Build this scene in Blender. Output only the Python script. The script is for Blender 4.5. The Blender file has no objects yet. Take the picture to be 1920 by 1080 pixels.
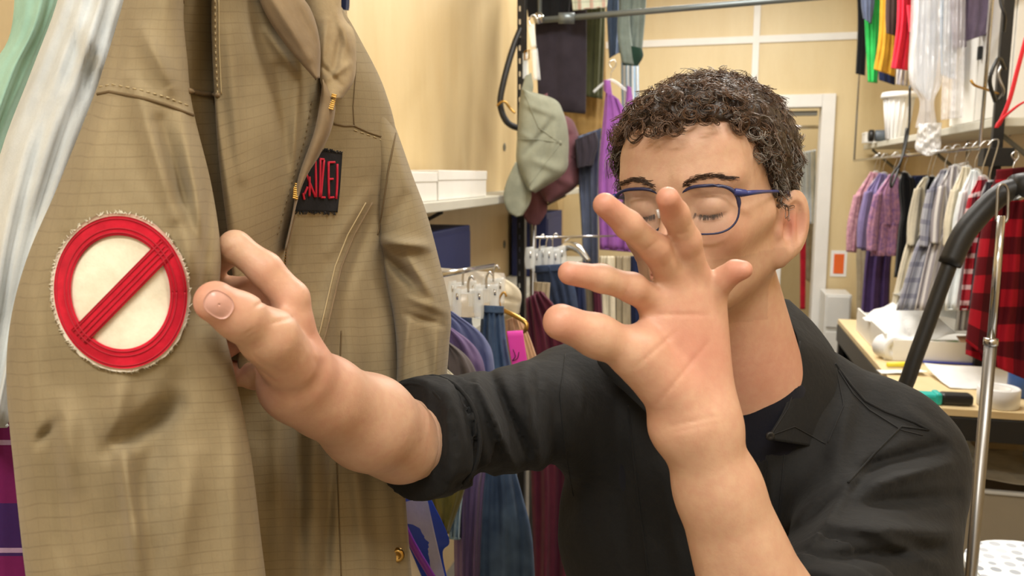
import bpy, bmesh, math, random
import numpy as np
from math import sin, cos, radians, pi, tan, sqrt
from mathutils import Vector, Matrix
from mathutils.bvhtree import BVHTree
random.seed(7); RNG = np.random.default_rng(7)
sc = bpy.context.scene
COL = sc.collection

# ------------------------------------------------------------------ camera
FPX = 1500.0
YAW, PITCH = radians(14), radians(8)
CAM = np.array([0, 0, 1.6])
cd = bpy.data.cameras.new('camera'); cam = bpy.data.objects.new('camera', cd); COL.objects.link(cam)
cam.location = CAM; cam.rotation_euler = (pi/2 - PITCH, 0, YAW)
cd.sensor_width = 36; cd.lens = FPX/1920*36; cd.clip_start = .02
cd.dof.use_dof = True; cd.dof.focus_distance = .72; cd.dof.aperture_fstop = 11
sc.camera = cam
# ------------------------------------------------------------------ world, exposure
w = bpy.data.worlds.new('world'); sc.world = w; w.use_nodes = True
w.node_tree.nodes['Background'].inputs[0].default_value = (.9, .95, 1, 1)
w.node_tree.nodes['Background'].inputs[1].default_value = .4
vs = sc.view_settings; vs.view_transform = 'Standard'; vs.look = 'None'; vs.gamma = 1; vs.exposure = 0.62
try: vs.use_curve_mapping = False
except Exception: pass
LIGHTS = [  # ceiling tubes: x, y, watts
    (-.15, -.75, 22), (.75, .35, 13), (.1, 2.3, 26), (.1, 4.2, 30)]
for i, (x, y, p) in enumerate(LIGHTS):
    l = bpy.data.lights.new('ceiling_lamp', 'AREA'); l.shape = 'RECTANGLE'; l.size = 1.15; l.size_y = .28; l.energy = p
    l.color = (1, .97, .91)
    o = bpy.data.objects.new('ceiling_lamp', l); COL.objects.link(o); o.location = (x, y, 2.935)

# ------------------------------------------------------------------ helpers
Fv = np.array([-sin(YAW)*cos(PITCH), cos(YAW)*cos(PITCH), -sin(PITCH)])
Rv = np.array([cos(YAW), sin(YAW), 0.0]); Uv = np.cross(Rv, Fv)
def ray(px, py):
    px = np.asarray(px, float); py = np.asarray(py, float)
    return Fv + Rv*((px-960)/FPX)[..., None] + Uv*((540-py)/FPX)[..., None]
def at(px, py, d):
    return CAM + ray(px, py)*np.asarray(d, float)[..., None]
def onz(px, py, z):
    r = ray(px, py); return CAM + r*((z-CAM[2])/r[2])
def onx(px, py, x):
    r = ray(px, py); return CAM + r*((x-CAM[0])/r[0])
def ony(px, py, y):
    r = ray(px, py); return CAM + r*((y-CAM[1])/r[1])
def project(P):
    q = P - CAM; d = q@Fv
    return 960+FPX*(q@Rv)/d, 540-FPX*(q@Uv)/d, d
def srgb(r, g, b):
    f = lambda c: (c/255/12.92) if c/255 <= .04045 else ((c/255+.055)/1.055)**2.4
    return (f(r), f(g), f(b))

def mesh_np(name, V, F, mats, parent=None, smooth=True, uv=None, attr=None, midx=None):
    V = np.asarray(V, np.float32); me = bpy.data.meshes.new(name)
    F = [np.asarray(f, np.int32) for f in (F if isinstance(F, list) and len(F) and isinstance(F[0], np.ndarray) and F[0].ndim == 2 else [np.asarray(F)]) if len(f)]
    if not isinstance(F, list): F = [F]
    me.vertices.add(len(V)); me.vertices.foreach_set('co', V.ravel())
    tot = sum(f.size for f in F); npoly = sum(len(f) for f in F)
    me.loops.add(tot); me.loops.foreach_set('vertex_index', np.concatenate([f.ravel() for f in F]))
    me.polygons.add(npoly)
    st = []; s = 0
    for f in F:
        k = f.shape[1]; st.append(s+np.arange(len(f))*k); s += f.size
    me.polygons.foreach_set('loop_start', np.concatenate(st).astype(np.int32))
    me.update(calc_edges=True)
    me.polygons.foreach_set('use_smooth', np.full(npoly, smooth))
    if midx is not None: me.polygons.foreach_set('material_index', np.asarray(midx, np.int32))
    if uv is not None:
        l = me.uv_layers.new(name='UVMap'); vi = np.concatenate([f.ravel() for f in F])
        l.data.foreach_set('uv', np.asarray(uv, np.float32)[vi].ravel())
    if attr is not None:
        a = me.color_attributes.new('tint', 'FLOAT_COLOR', 'POINT')
        A = np.ones((len(V), 4), np.float32); A[:, :attr.shape[1]] = attr
        a.data.foreach_set('color', A.ravel())
    me.validate()
    for m in (mats if isinstance(mats, (list, tuple)) else [mats]): me.materials.append(m)
    o = bpy.data.objects.new(name, me); COL.objects.link(o)
    if parent is not None: adopt(o, parent)
    return o
def adopt(o, parent):
    o.parent = parent; o.matrix_parent_inverse = PM[parent.name].inverted() if parent.name in PM else Matrix.Identity(4)
PM = {}
def tag(o, label=None, cat=None, group=None, kind=None):
    if label: o['label'] = label
    if cat: o['category'] = cat
    if group: o['group'] = group
    if kind: o['kind'] = kind
    return o
def thing(name, label, cat, loc, group=None):
    o = bpy.data.objects.new(name, None); COL.objects.link(o); o.location = [float(v) for v in loc]; o.empty_display_size = .05
    PM[o.name] = Matrix.Translation(o.location)
    return tag(o, label, cat, group)
def bm_obj(name, bm, m, parent=None, smooth=False):
    me = bpy.data.meshes.new(name); bm.normal_update(); bm.to_mesh(me); bm.free(); me.materials.append(m)
    if smooth: me.polygons.foreach_set('use_smooth', [True]*len(me.polygons))
    o = bpy.data.objects.new(name, me); COL.objects.link(o)
    if parent is not None: adopt(o, parent)
    return o
def rotm(rx=0, ry=0, rz=0): return Matrix.Rotation(rz, 4, 'Z')@Matrix.Rotation(ry, 4, 'Y')@Matrix.Rotation(rx, 4, 'X')
def add_box(bm, size, loc, rot=(0, 0, 0), bev=0.0):
    b = bmesh.new(); bmesh.ops.create_cube(b, size=1)
    for v in b.verts: v.co = Vector((v.co.x*size[0], v.co.y*size[1], v.co.z*size[2]))
    if bev: bmesh.ops.bevel(b, geom=list(b.edges), offset=bev, segments=2, profile=.5, affect='EDGES')
    M = Matrix.Translation([float(v) for v in loc])@rotm(*rot)
    vs_ = [bm.verts.new(M@v.co) for v in b.verts]; b.verts.index_update()
    for f in b.faces: bm.faces.new([vs_[v.index] for v in f.verts])
    b.free()
def box(name, size, loc, m, parent=None, rot=(0, 0, 0), bev=.002, **k):
    bm = bmesh.new(); add_box(bm, size, loc, rot, bev); o = bm_obj(name, bm, m, parent)
    return tag(o, **k)
def boxab(name, a, b, m, parent=None, bev=.002, **k):
    a = np.array(a, float); b = np.array(b, float)
    return box(name, np.abs(b-a), (a+b)/2, m, parent, bev=bev, **k)
def crom(P, n):
    P = np.asarray(P, float); k = len(P)
    if k == 2: t = np.linspace(0, 1, n)[:, None]; return P[0]*(1-t)+P[1]*t
    Q = np.vstack([2*P[0]-P[1], P, 2*P[-1]-P[-2]])
    t = np.linspace(0, k-1, n); i = np.clip(t.astype(int), 0, k-2); u = (t-i)[:, None]
    a, b, c, d = Q[i], Q[i+1], Q[i+2], Q[i+3]
    return .5*((2*b)+(-a+c)*u+(2*a-5*b+4*c-d)*u*u+(-a+3*b-3*c+d)*u**3)
def tubes(paths, r, sides=6):
    """paths: (N, K, 3) array, r scalar or (N,K)"""
    P = np.asarray(paths, float); N, K, _ = P.shape
    T = np.gradient(P, axis=1); T /= np.linalg.norm(T, axis=2, keepdims=True)+1e-12
    ref = np.zeros_like(T); 
    m = np.abs(T[:, :1, 2]) > .8
    ref[..., 2] = 1; ref = np.where(m[..., None], np.array([1., 0, 0]), ref)
    A = np.cross(T, ref); A /= np.linalg.norm(A, axis=2, keepdims=True)+1e-12
    B = np.cross(T, A)
    r = np.broadcast_to(np.asarray(r, float), (N, K))
    an = np.arange(sides)*2*pi/sides
    V = P[:, :, None]+r[:, :, None, None]*(A[:, :, None]*np.cos(an)[:, None]+B[:, :, None]*np.sin(an)[:, None])
    idx = np.arange(N*K*sides).reshape(N, K, sides); nx = np.roll(idx, -1, axis=2)
    F = np.stack([idx[:, :-1], nx[:, :-1], nx[:, 1:], idx[:, 1:]], axis=-1).reshape(-1, 4)
    caps = np.concatenate([idx[:, 0, ::-1], idx[:, -1]]).reshape(-1, sides)
    return V.reshape(-1, 3), F, caps
def tube(name, pts, r, m, parent=None, n=None, sides=10, smooth_path=True, **k):
    pts = np.asarray(pts, float)
    P = crom(pts, n or max(2, (len(pts)-1)*8+1)) if (smooth_path and len(pts) > 2) else pts
    if np.ndim(r): r = np.interp(np.linspace(0, 1, len(P)), np.linspace(0, 1, len(r)), r)[None]
    V, F, c = tubes(P[None], r, sides)
    o = mesh_np(name, V, [F, c], m, parent); return tag(o, **k)
def merge(parts):
    Vs, Fs, s = [], {}, 0
    for V, *FF in parts:
        Vs.append(V)
        for F in FF:
            Fs.setdefault(F.shape[1], []).append(F+s)
        s += len(V)
    return np.vstack(Vs), [np.vstack(x) for x in Fs.values()]
def lathe(name, prof, loc, m, parent=None, n=32, rot=None, **k):
    """prof: list of (r,z)"""
    pr = np.array(prof, float); a = np.arange(n)*2*pi/n
    V = np.stack([pr[:, 0][:, None]*np.cos(a), pr[:, 0][:, None]*np.sin(a), np.repeat(pr[:, 1][:, None], n, 1)], -1)
    i = np.arange(len(pr)*n).reshape(len(pr), n); nx = np.roll(i, -1, 1)
    F = np.stack([i[:-1], nx[:-1], nx[1:], i[1:]], -1).reshape(-1, 4)
    V = V.reshape(-1, 3)
    if rot is not None: V = V@np.array(rotm(*rot).to_3x3()).T
    o = mesh_np(name, V+np.asarray(loc), [F], m, parent)
    return tag(o, **k)

def ridge(px, py, folds):
    """sum of tapered gaussian ridges given in picture pixels; +amp = towards viewer (metres)"""
    out = np.zeros(np.shape(px))
    for x0, y0, x1, y1, wd, amp in folds:
        dx, dy = x1-x0, y1-y0; L2 = dx*dx+dy*dy
        t = np.clip(((px-x0)*dx+(py-y0)*dy)/L2, 0, 1)
        dist = np.hypot(px-(x0+t*dx), py-(y0+t*dy))
        out += amp*np.exp(-(dist/wd)**2)*(.25+.75*np.sin(pi*np.clip(t*.86+.07, 0, 1)))
    return out
def snoise(x, y, seed, oct=4, base=1.0):
    r = np.random.default_rng(seed); o = np.zeros(np.shape(x)); a = 1.0
    for k in range(oct):
        for j in range(3):
            th = r.uniform(0, 2*pi); ph = r.uniform(0, 2*pi); fr = base*2**k*r.uniform(.7, 1.4)
            o += a*np.sin((x*cos(th)+y*sin(th))*fr+ph)/3
        a *= .5
    return o
def panel(name, L, R, dl, dr, m, parent=None, bulge=.02, back=.02, nu=40, nv=60, folds=(), pleats=None, noise=.0015, seed=0, jag=0, label=None, ret=False, closed=True, nscale=.02, **kw):
    """cloth piece: left and right edge polylines in picture pixels with depths, round front and back"""
    L = np.array(L, float); R = np.array(R, float); k = len(L)
    dl = np.broadcast_to(np.asarray(dl, float), (k,)); dr = np.broadcast_to(np.asarray(dr, float), (k,))
    A = crom(np.column_stack([L, dl]), nv); B = crom(np.column_stack([R, dr]), nv)
    th = np.linspace(0, pi, nu); u = (1-np.cos(th))/2; prof = np.sin(th)**.8
    G = A[:, None]*(1-u[None, :, None])+B[:, None]*u[None, :, None]
    px, py, d = G[..., 0], G[..., 1], G[..., 2]
    wv = np.sin(th)**.4
    disp = ridge(px, py, folds)+noise*snoise(px, py, seed+1, 4, nscale)
    if pleats:
        n, a = pleats; rr = np.random.default_rng(seed+5); vv = np.linspace(0, 1, nv)[:, None]
        disp = disp + a*np.sin(u[None]*2*pi*n+rr.uniform(0, 6)+1.2*np.sin(vv*3+rr.uniform(0, 6)))*(.35+.65*vv) + a*.5*np.sin(u[None]*2*pi*n*2.3+rr.uniform(0, 6)+vv*2)
    if jag:
        rr = np.random.default_rng(seed+9); e = rr.normal(0, jag, (nv, 1))
        px = px+np.where(u[None] < .02, e, 0)+np.where(u[None] > .98, -e, 0)
    front = d-bulge*prof-disp*wv
    bk = d+back*prof-disp*wv*.6
    bk = np.maximum(bk, front+.0008)
    PF = at(px, py, front); PB = at(px, py, bk)
    nvu = nv*nu; idx = np.arange(nvu).reshape(nv, nu); jd = idx+nvu
    q = lambda I: np.stack([I[:-1, :-1], I[1:, :-1], I[1:, 1:], I[:-1, 1:]], -1).reshape(-1, 4)
    F = [q(idx)]
    if closed:
        F.append(q(jd)[:, ::-1])
        for e, fl in ((0, 1), (nu-1, -1)):
            f = np.stack([idx[:-1, e], jd[:-1, e], jd[1:, e], idx[1:, e]], -1); F.append(f[:, ::-1] if fl < 0 else f)
        for e, fl in ((0, -1), (nv-1, 1)):
            f = np.stack([idx[e, :-1], jd[e, :-1], jd[e, 1:], idx[e, 1:]], -1); F.append(f[:, ::-1] if fl < 0 else f)
    F = np.vstack(F)
    wm = np.linalg.norm(PF[:, -1]-PF[:, 0], axis=1)
    mid = PF[:, nu//2]; vl = np.concatenate([[0], np.cumsum(np.linalg.norm(np.diff(mid, axis=0), axis=1))])
    UVg = np.stack([(u[None]-.5)*wm[:, None], np.repeat(-vl[:, None], nu, 1)], -1).reshape(-1, 2)
    V = np.vstack([PF.reshape(-1, 3), PB.reshape(-1, 3)]); UVg = np.vstack([UVg, UVg])
    if not closed: V = V[:nvu]; UVg = UVg[:nvu]
    if ret: return V, F, UVg
    o = mesh_np(name, V, F, m, parent, uv=UVg); 
    if label: kw['label'] = label
    return tag(o, **kw)
def bvh_of(*objs):
    V, F, s = [], [], 0
    for o in objs:
        me = o.data; M = np.empty(len(me.vertices)*3); me.vertices.foreach_get('co', M); V += [tuple(x) for x in M.reshape(-1, 3)]
        F += [tuple(i+s for i in p.vertices) for p in me.polygons]; s = len(V)
    return BVHTree.FromPolygons(V, F)
CAMV = Vector(CAM)
def cast(bvh, px, py, off=0.0, dflt=None):
    r = Vector(ray(px, py)); L = r.length; h = bvh.ray_cast(CAMV, r.normalized())
    if h[0] is None: return dflt, None
    d = h[3]/L - off
    return np.array(CAMV)+np.array(r)*d, d
def drape_tube(name, pts, r, bvh, m, parent, off=.0005, step=6, sides=5, dash=0, **k):
    """stitch or seam following a polyline on a cloth"""
    P = [np.array(p, float) for p in pts]; S = []
    for a, b in zip(P[:-1], P[1:]):
        n = max(2, int(np.hypot(*(b-a))/step)); S += [a+(b-a)*i/n for i in range(n)]
    S.append(P[-1]); out = []; cur = []
    for s in S:
        q, d = cast(bvh, s[0], s[1], off)
        if q is None: continue
        cur.append(q)
    if len(cur) < 2: return None
    parts = []
    if dash:
        for i in range(0, len(cur)-1, 2):
            parts.append(tubes(np.array([cur[i], cur[i+1]])[None], r, sides))
        V, F = merge(parts)
    else:
        V, F, c = tubes(np.array(cur)[None], r, sides); F = [F, c]
    return tag(mesh_np(name, V, F, m, parent), **k)
def drape_grid(name, GX, GY, bvh, off, thick, m, parent, wrap=False, **k):
    """thin applique laid on a cloth; GX, GY: pixel grids (nv, nu)"""
    nv, nu = GX.shape; P = np.zeros((nv, nu, 3)); D = np.zeros((nv, nu)); last = .55
    for i in range(nv):
        for j in range(nu):
            q, d = cast(bvh, GX[i, j], GY[i, j])
            if d is None: d = last
            D[i, j] = d; last = d
    for _ in range(2):
        E = np.pad(D, 1, mode='edge')
        if wrap: E[0] = E[-3]; E[-1] = E[2]
        D = (E[:-2, 1:-1]+E[2:, 1:-1]+E[1:-1, :-2]+E[1:-1, 2:]+2*D)/6
    if wrap: D[-1] = D[0]
    D0 = D-off
    Fp = at(GX, GY, D0-thick); Bp = at(GX, GY, D0+.001)
    n = nv*nu; i = np.arange(n).reshape(nv, nu); j = i+n
    q = lambda I: np.stack([I[:-1, :-1], I[1:, :-1], I[1:, 1:], I[:-1, 1:]], -1).reshape(-1, 4)
    F = [q(i), q(j)[:, ::-1]]
    for e in (0, nu-1): F.append(np.stack([i[:-1, e], j[:-1, e], j[1:, e], i[1:, e]], -1))
    for e in (() if wrap else (0, nv-1)): F.append(np.stack([i[e, :-1], j[e, :-1], j[e, 1:], i[e, 1:]], -1))
    V = np.vstack([Fp.reshape(-1, 3), Bp.reshape(-1, 3)])
    uvv = np.vstack([np.stack([GX, -GY], -1).reshape(-1, 2)*.0004]*2)
    return tag(mesh_np(name, V, np.vstack(F), m, parent, uv=uvv), **k)

# ------------------------------------------------------------------ materials
def newmat(name):
    m = bpy.data.materials.new(name); m.use_nodes = True; nt = m.node_tree
    return m, nt, nt.nodes['Principled BSDF']
def N(nt, t, **k):
    n = nt.nodes.new(t)
    for a, b in k.items(): setattr(n, a, b)
    return n
def mixcol(nt, fac, a, b, bt='MIX'):
    n = N(nt, 'ShaderNodeMix', data_type='RGBA', blend_type=bt)
    for s, v in ((n.inputs[0], fac), (n.inputs[6], a), (n.inputs[7], b)):
        if hasattr(v, 'is_linked'): nt.links.new(v, s)
        elif isinstance(v, (int, float)): s.default_value = v
        else: s.default_value = (*v[:3], 1)
    return n.outputs[2]
def math(nt, op, a, b=None, c=None):
    n = N(nt, 'ShaderNodeMath', operation=op)
    for s, v in zip(n.inputs, (a, b, c)):
        if v is None: continue
        if hasattr(v, 'is_linked'): nt.links.new(v, s)
        else: s.default_value = v
    return n.outputs[0]
def noise_node(nt, vec, scale, detail=4, rough=.6):
    n = N(nt, 'ShaderNodeTexNoise'); n.inputs['Scale'].default_value = scale; n.inputs['Detail'].default_value = detail; n.inputs['Roughness'].default_value = rough
    if vec is not None: nt.links.new(vec, n.inputs['Vector'])
    return n.outputs[0]
def ramp(nt, v, a, b):
    n = N(nt, 'ShaderNodeMapRange'); n.inputs[1].default_value = a; n.inputs[2].default_value = b; nt.links.new(v, n.inputs[0]); return n.outputs[0]
def bump(nt, bs, h, st=.3, dist=.002, prev=None):
    b = N(nt, 'ShaderNodeBump'); b.inputs['Strength'].default_value = st; b.inputs['Distance'].default_value = dist
    nt.links.new(h, b.inputs['Height'])
    if prev: nt.links.new(prev, b.inputs['Normal'])
    nt.links.new(b.outputs[0], bs.inputs['Normal']); return b.outputs[0]
def plain(name, c, rough=.5, metal=0, var=.06, scale=8, bmp=.1, bsc=60, alpha=1, trans=0, emit=None, spec=None):
    m, nt, bs = newmat(name); tc = N(nt, 'ShaderNodeTexCoord').outputs['Object']
    n = noise_node(nt, tc, scale)
    c2 = tuple(min(1, x*(1-var*2)) for x in c); c3 = tuple(min(1, x*(1+var)) for x in c)
    nt.links.new(mixcol(nt, n, c2, c3), bs.inputs['Base Color'])
    bs.inputs['Roughness'].default_value = rough; bs.inputs['Metallic'].default_value = metal
    if bmp: bump(nt, bs, noise_node(nt, tc, bsc, 3), bmp, .002)
    if trans: bs.inputs['Transmission Weight'].default_value = trans
    if alpha < 1: bs.inputs['Alpha'].default_value = alpha
    if spec is not None: bs.inputs['Specular IOR Level'].default_value = spec
    if emit: bs.inputs['Emission Color'].default_value = (*c, 1); bs.inputs['Emission Strength'].default_value = emit
    return m
def fabric(name, c, var=.12, rough=.95, weave=900, scale=14, c2=None, sheen=.1, bst=.25):
    m, nt, bs = newmat(name); uv = N(nt, 'ShaderNodeTexCoord').outputs['UV']; ob = N(nt, 'ShaderNodeTexCoord').outputs['Object']
    n = noise_node(nt, ob, scale, 5)
    a = c2 or tuple(x*(1-var*2.2) for x in c); b = tuple(min(1, x*(1+var)) for x in c)
    n2 = noise_node(nt, ob, 400, 2)
    col = mixcol(nt, ramp(nt, n, .3, .7), a, b); col = mixcol(nt, math(nt, 'MULTIPLY', n2, .25), col, tuple(x*.6 for x in c))
    nt.links.new(col, bs.inputs['Base Color']); bs.inputs['Roughness'].default_value = rough
    bs.inputs['Sheen Weight'].default_value = sheen; bs.inputs['Specular IOR Level'].default_value = .2
    bump(nt, bs, n2, bst, .0008)
    return m
def sepuv(nt):
    uv = N(nt, 'ShaderNodeTexCoord').outputs['UV']; s = N(nt, 'ShaderNodeSeparateXYZ'); nt.links.new(uv, s.inputs[0]); return s.outputs[0], s.outputs[1]
def stripe(nt, v, period, width, off=0.0):
    f = math(nt, 'FRACT', math(nt, 'ADD', math(nt, 'DIVIDE', v, period), off)); return math(nt, 'LESS_THAN', f, width)
def plaid(name, base, lines, rough=.9):
    """lines: (axis 0/1, period, width, offset, colour, strength)"""
    m, nt, bs = newmat(name); u, v = sepuv(nt); col = mixcol(nt, 0.0, base, base)
    for ax, p, wd, off, c, s in lines:
        col = mixcol(nt, math(nt, 'MULTIPLY', stripe(nt, (u, v)[ax], p, wd, off), s), col, c)
    n2 = noise_node(nt, N(nt, 'ShaderNodeTexCoord').outputs['Object'], 300, 2)
    col = mixcol(nt, math(nt, 'MULTIPLY', n2, .25), col, tuple(x*.5 for x in base))
    nt.links.new(col, bs.inputs['Base Color']); bs.inputs['Roughness'].default_value = rough; bs.inputs['Specular IOR Level'].default_value = .2
    bump(nt, bs, n2, .2, .0008); return m
def ripstop(name, c, stain=True):
    m, nt, bs = newmat(name); u, v = sepuv(nt); ob = N(nt, 'ShaderNodeTexCoord').outputs['Object']
    wob = math(nt, 'MULTIPLY', math(nt, 'SUBTRACT', noise_node(nt, ob, 18, 2), .5), .006)
    vv = math(nt, 'DIVIDE', math(nt, 'ADD', v, wob), .0078); uu = math(nt, 'DIVIDE', math(nt, 'ADD', u, wob), .0072)
    def line(x):
        f = math(nt, 'ABSOLUTE', math(nt, 'SUBTRACT', math(nt, 'FRACT', x), .5)); r = N(nt, 'ShaderNodeMapRange'); r.inputs[1].default_value = .40; r.inputs[2].default_value = .5
        nt.links.new(f, r.inputs[0]); return r.outputs[0]
    patch = ramp(nt, noise_node(nt, ob, 40, 3), .35, .62)
    lh = math(nt, 'MULTIPLY', line(vv), math(nt, 'ADD', .45, math(nt, 'MULTIPLY', patch, .55))); lv = math(nt, 'MULTIPLY', line(uu), .28)
    h = math(nt, 'MAXIMUM', lh, lv)
    n = ramp(nt, noise_node(nt, ob, 9, 6, .65), .28, .72); n2 = noise_node(nt, ob, 600, 2)
    col = mixcol(nt, n, tuple(x*.80 for x in c), tuple(x*1.12 for x in c))
    col = mixcol(nt, math(nt, 'MULTIPLY', h, .42), col, (c[0]*.42, c[1]*.36, c[2]*.34))
    col = mixcol(nt, math(nt, 'MULTIPLY', n2, .22), col, tuple(x*.5 for x in c))
    if stain:
        at_ = N(nt, 'ShaderNodeTexVoronoi'); at_.inputs['Scale'].default_value = 7; nt.links.new(ob, at_.inputs['Vector'])
        s = math(nt, 'MULTIPLY', ramp(nt, noise_node(nt, ob, 13, 5, .7), .60, .78), .5)
        col = mixcol(nt, s, col, (c[0]*.5, c[1]*.47, c[2]*.45))
    nt.links.new(col, bs.inputs['Base Color']); bs.inputs['Roughness'].default_value = .92
    bs.inputs['Specular IOR Level'].default_value = .2; bs.inputs['Sheen Weight'].default_value = .12
    b1 = bump(nt, bs, h, -.5, .0006); bump(nt, bs, n2, .18, .0006, b1)
    return m
def denim(name, c, light): 
    m, nt, bs = newmat(name); ob = N(nt, 'ShaderNodeTexCoord').outputs['Object']
    col = mixcol(nt, ramp(nt, noise_node(nt, ob, 12, 3), .35, .7), c, light); n2 = noise_node(nt, ob, 500, 2)
    col = mixcol(nt, math(nt, 'MULTIPLY', n2, .4), col, tuple(x*1.6 for x in c))
    nt.links.new(col, bs.inputs['Base Color']); bs.inputs['Roughness'].default_value = .9; bump(nt, bs, n2, .3, .0008); return m
def glassy(name, c=(1, 1, 1), rough=.05, alpha=.35):
    m, nt, bs = newmat(name); bs.inputs['Base Color'].default_value = (*c, 1); bs.inputs['Roughness'].default_value = rough
    bs.inputs['Alpha'].default_value = alpha; bs.inputs['Specular IOR Level'].default_value = .9; bs.inputs['Coat Weight'].default_value = .6
    n = noise_node(nt, N(nt, 'ShaderNodeTexCoord').outputs['Object'], 45, 3); bump(nt, bs, n, .5, .006); return m

def wood_panel(name, c1, c2):
    m, nt, bs = newmat(name); ob = N(nt, 'ShaderNodeTexCoord').outputs['Object']
    mp = N(nt, 'ShaderNodeMapping'); mp.inputs['Scale'].default_value = (1.2, 1.2, .25); nt.links.new(ob, mp.inputs[0])
    n = noise_node(nt, mp.outputs[0], 6, 6, .65); n3 = noise_node(nt, ob, 70, 3)
    col = mixcol(nt, ramp(nt, n, .3, .75), c1, c2); col = mixcol(nt, math(nt, 'MULTIPLY', n3, .15), col, tuple(x*.7 for x in c1))
    nt.links.new(col, bs.inputs['Base Color']); bs.inputs['Roughness'].default_value = .45; bump(nt, bs, n3, .06, .002); return m
M = {}
M['ply'] = wood_panel('pale_plywood', srgb(206, 180, 132), srgb(218, 196, 152))
M['ply2'] = wood_panel('far_wall_board', srgb(214, 192, 146), srgb(224, 206, 164))
M['white'] = plain('white_paint', srgb(235, 233, 228), .45)
M['ceil'] = plain('ceiling_white', srgb(228, 226, 220), .8)
M['floor'] = plain('concrete_floor', srgb(120, 116, 110), .6, var=.15, scale=5)
M['shelf'] = plain('grey_laminate', srgb(205, 203, 190), .5)
M['darkunder'] = plain('dark_shelf_edge', srgb(110, 108, 98), .6)
M['black'] = plain('black_metal', srgb(28, 28, 30), .4, .3)
M['blackp'] = plain('black_plastic', srgb(24, 24, 25), .45)
M['chrome'] = plain('chrome', srgb(200, 200, 200), .18, 1.0, bmp=0)
M['brass'] = plain('brass', srgb(190, 150, 80), .3, 1.0, bmp=0)
M['steel'] = plain('brushed_steel', srgb(150, 148, 146), .32, 1.0, bmp=0)
M['grey_rod'] = plain('grey_steel_rod', srgb(120, 128, 130), .4, .6)
M['wtop'] = wood_panel('birch_tabletop', srgb(226, 200, 150), srgb(236, 215, 170))
M['paper'] = plain('white_paper', srgb(240, 240, 238), .8)
M['card'] = plain('white_card', srgb(236, 234, 228), .7)
M['navy'] = plain('navy_card', srgb(22, 34, 84), .6)
M['blue'] = plain('blue_plastic', srgb(42, 54, 150), .4)
M['plastic'] = glassy('clear_plastic', (1, 1, 1), .08, .22)
M['plastic2'] = glassy('garment_film', (.96, .95, .98), .12, .38)
M['plastic3'] = glassy('crumpled_film', (.97, .97, .98), .15, .6)
M['hanger'] = glassy('clear_hanger', (.90, .95, .97), .06, .34)
def fab(key, rgb, **k): M[key] = fabric(key+'_cloth', srgb(*rgb), **k)
fab('mint', (184, 228, 212), c2=srgb(166, 212, 196)); fab('whitecloth', (228, 233, 233), c2=srgb(208, 214, 216)); fab('purpleknit', (100, 40, 92))
fab('capgreen', (146, 148, 130)); fab('mauve', (110, 72, 78)); fab('charcoal', (56, 50, 58)); fab('blackcloth', (22, 22, 24), var=.1)
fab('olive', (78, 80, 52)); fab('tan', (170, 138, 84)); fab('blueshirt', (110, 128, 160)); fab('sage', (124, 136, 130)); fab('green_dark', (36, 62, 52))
fab('purple', (152, 92, 168)); fab('slate', (92, 100, 122)); fab('burg', (92, 38, 56)); fab('cream', (222, 212, 188)); fab('navyc', (34, 42, 74))
fab('periw', (104, 112, 156)); fab('violetgrey', (112, 94, 136)); fab('taupe', (96, 88, 88)); fab('palemint', (190, 220, 218)); fab('peach', (206, 164, 130))
fab('ofive', (108, 102, 54)); fab('green', (52, 184, 88)); fab('mustard', (188, 142, 40)); fab('brown', (62, 44, 40)); fab('red', (196, 30, 52))
fab('purplegrey', (112, 98, 118)); fab('pinkfloral', (190, 140, 158), scale=60, c2=srgb(120, 90, 150)); fab('lavender', (138, 124, 170)); fab('deepviolet', (84, 62, 112))
fab('greige', (170, 156, 130)); fab('ltblue', (150, 178, 200)); fab('pinkish', (206, 160, 168), scale=50, c2=srgb(150, 96, 120))
M['denim'] = denim('mid_denim', srgb(50, 68, 96), srgb(98, 124, 156)); M['denimd'] = denim('dark_denim', srgb(26, 38, 62), srgb(52, 70, 104))
M['plaidgrey'] = plaid('grey_plaid', srgb(176, 176, 184), [(0, .045, .3, 0, srgb(112, 112, 130), .6), (1, .06, .3, .2, srgb(104, 104, 124), .6), (0, .045, .08, .6, srgb(60, 62, 90), .7)])
M['plaidred'] = plaid('red_grey_plaid', srgb(170, 40, 52), [(0, .05, .3, 0, srgb(60, 50, 60), .7), (1, .05, .3, .2, srgb(230, 220, 220), .6)])
M['buffalo'] = plaid('buffalo_plaid', srgb(168, 22, 38), [(0, .085, .5, 0, srgb(16, 10, 14), .72), (1, .085, .5, .3, srgb(16, 10, 14), .78)])
M['stripeknit'] = plaid('striped_knit', srgb(122, 34, 92), [(1, .16, .32, .42, srgb(62, 40, 96), 1), (1, .16, .03, .40, srgb(190, 160, 190), 1), (1, .16, .03, .75, srgb(190, 160, 190), 1)])
M['checkpale'] = plaid('pale_check', srgb(206, 210, 190), [(0, .05, .3, 0, srgb(190, 120, 110), .6), (1, .03, .2, .2, srgb(150, 160, 140), .5)])
M['stripeblue'] = plaid('blue_white_stripe', srgb(232, 238, 242), [(0, .02, .35, 0, srgb(110, 160, 200), .9)])
M['stripegrey'] = plaid('grey_white_stripe', srgb(214, 210, 208), [(0, .022, .5, 0, srgb(120, 112, 120), .8)])
KH = srgb(153, 138, 108)
M['khaki'] = ripstop('khaki_ripstop', KH)
M['khakid'] = fabric('khaki_twill_trim', srgb(142, 123, 96), c2=srgb(116, 98, 76))
M['khakil'] = fabric('khaki_faded_collar', srgb(176, 158, 124), c2=srgb(146, 126, 96), scale=30)
M['thread'] = plain('seam_thread', srgb(112, 94, 66), .9)
M['threadl'] = plain('pale_thread', srgb(186, 168, 130), .9)
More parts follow.
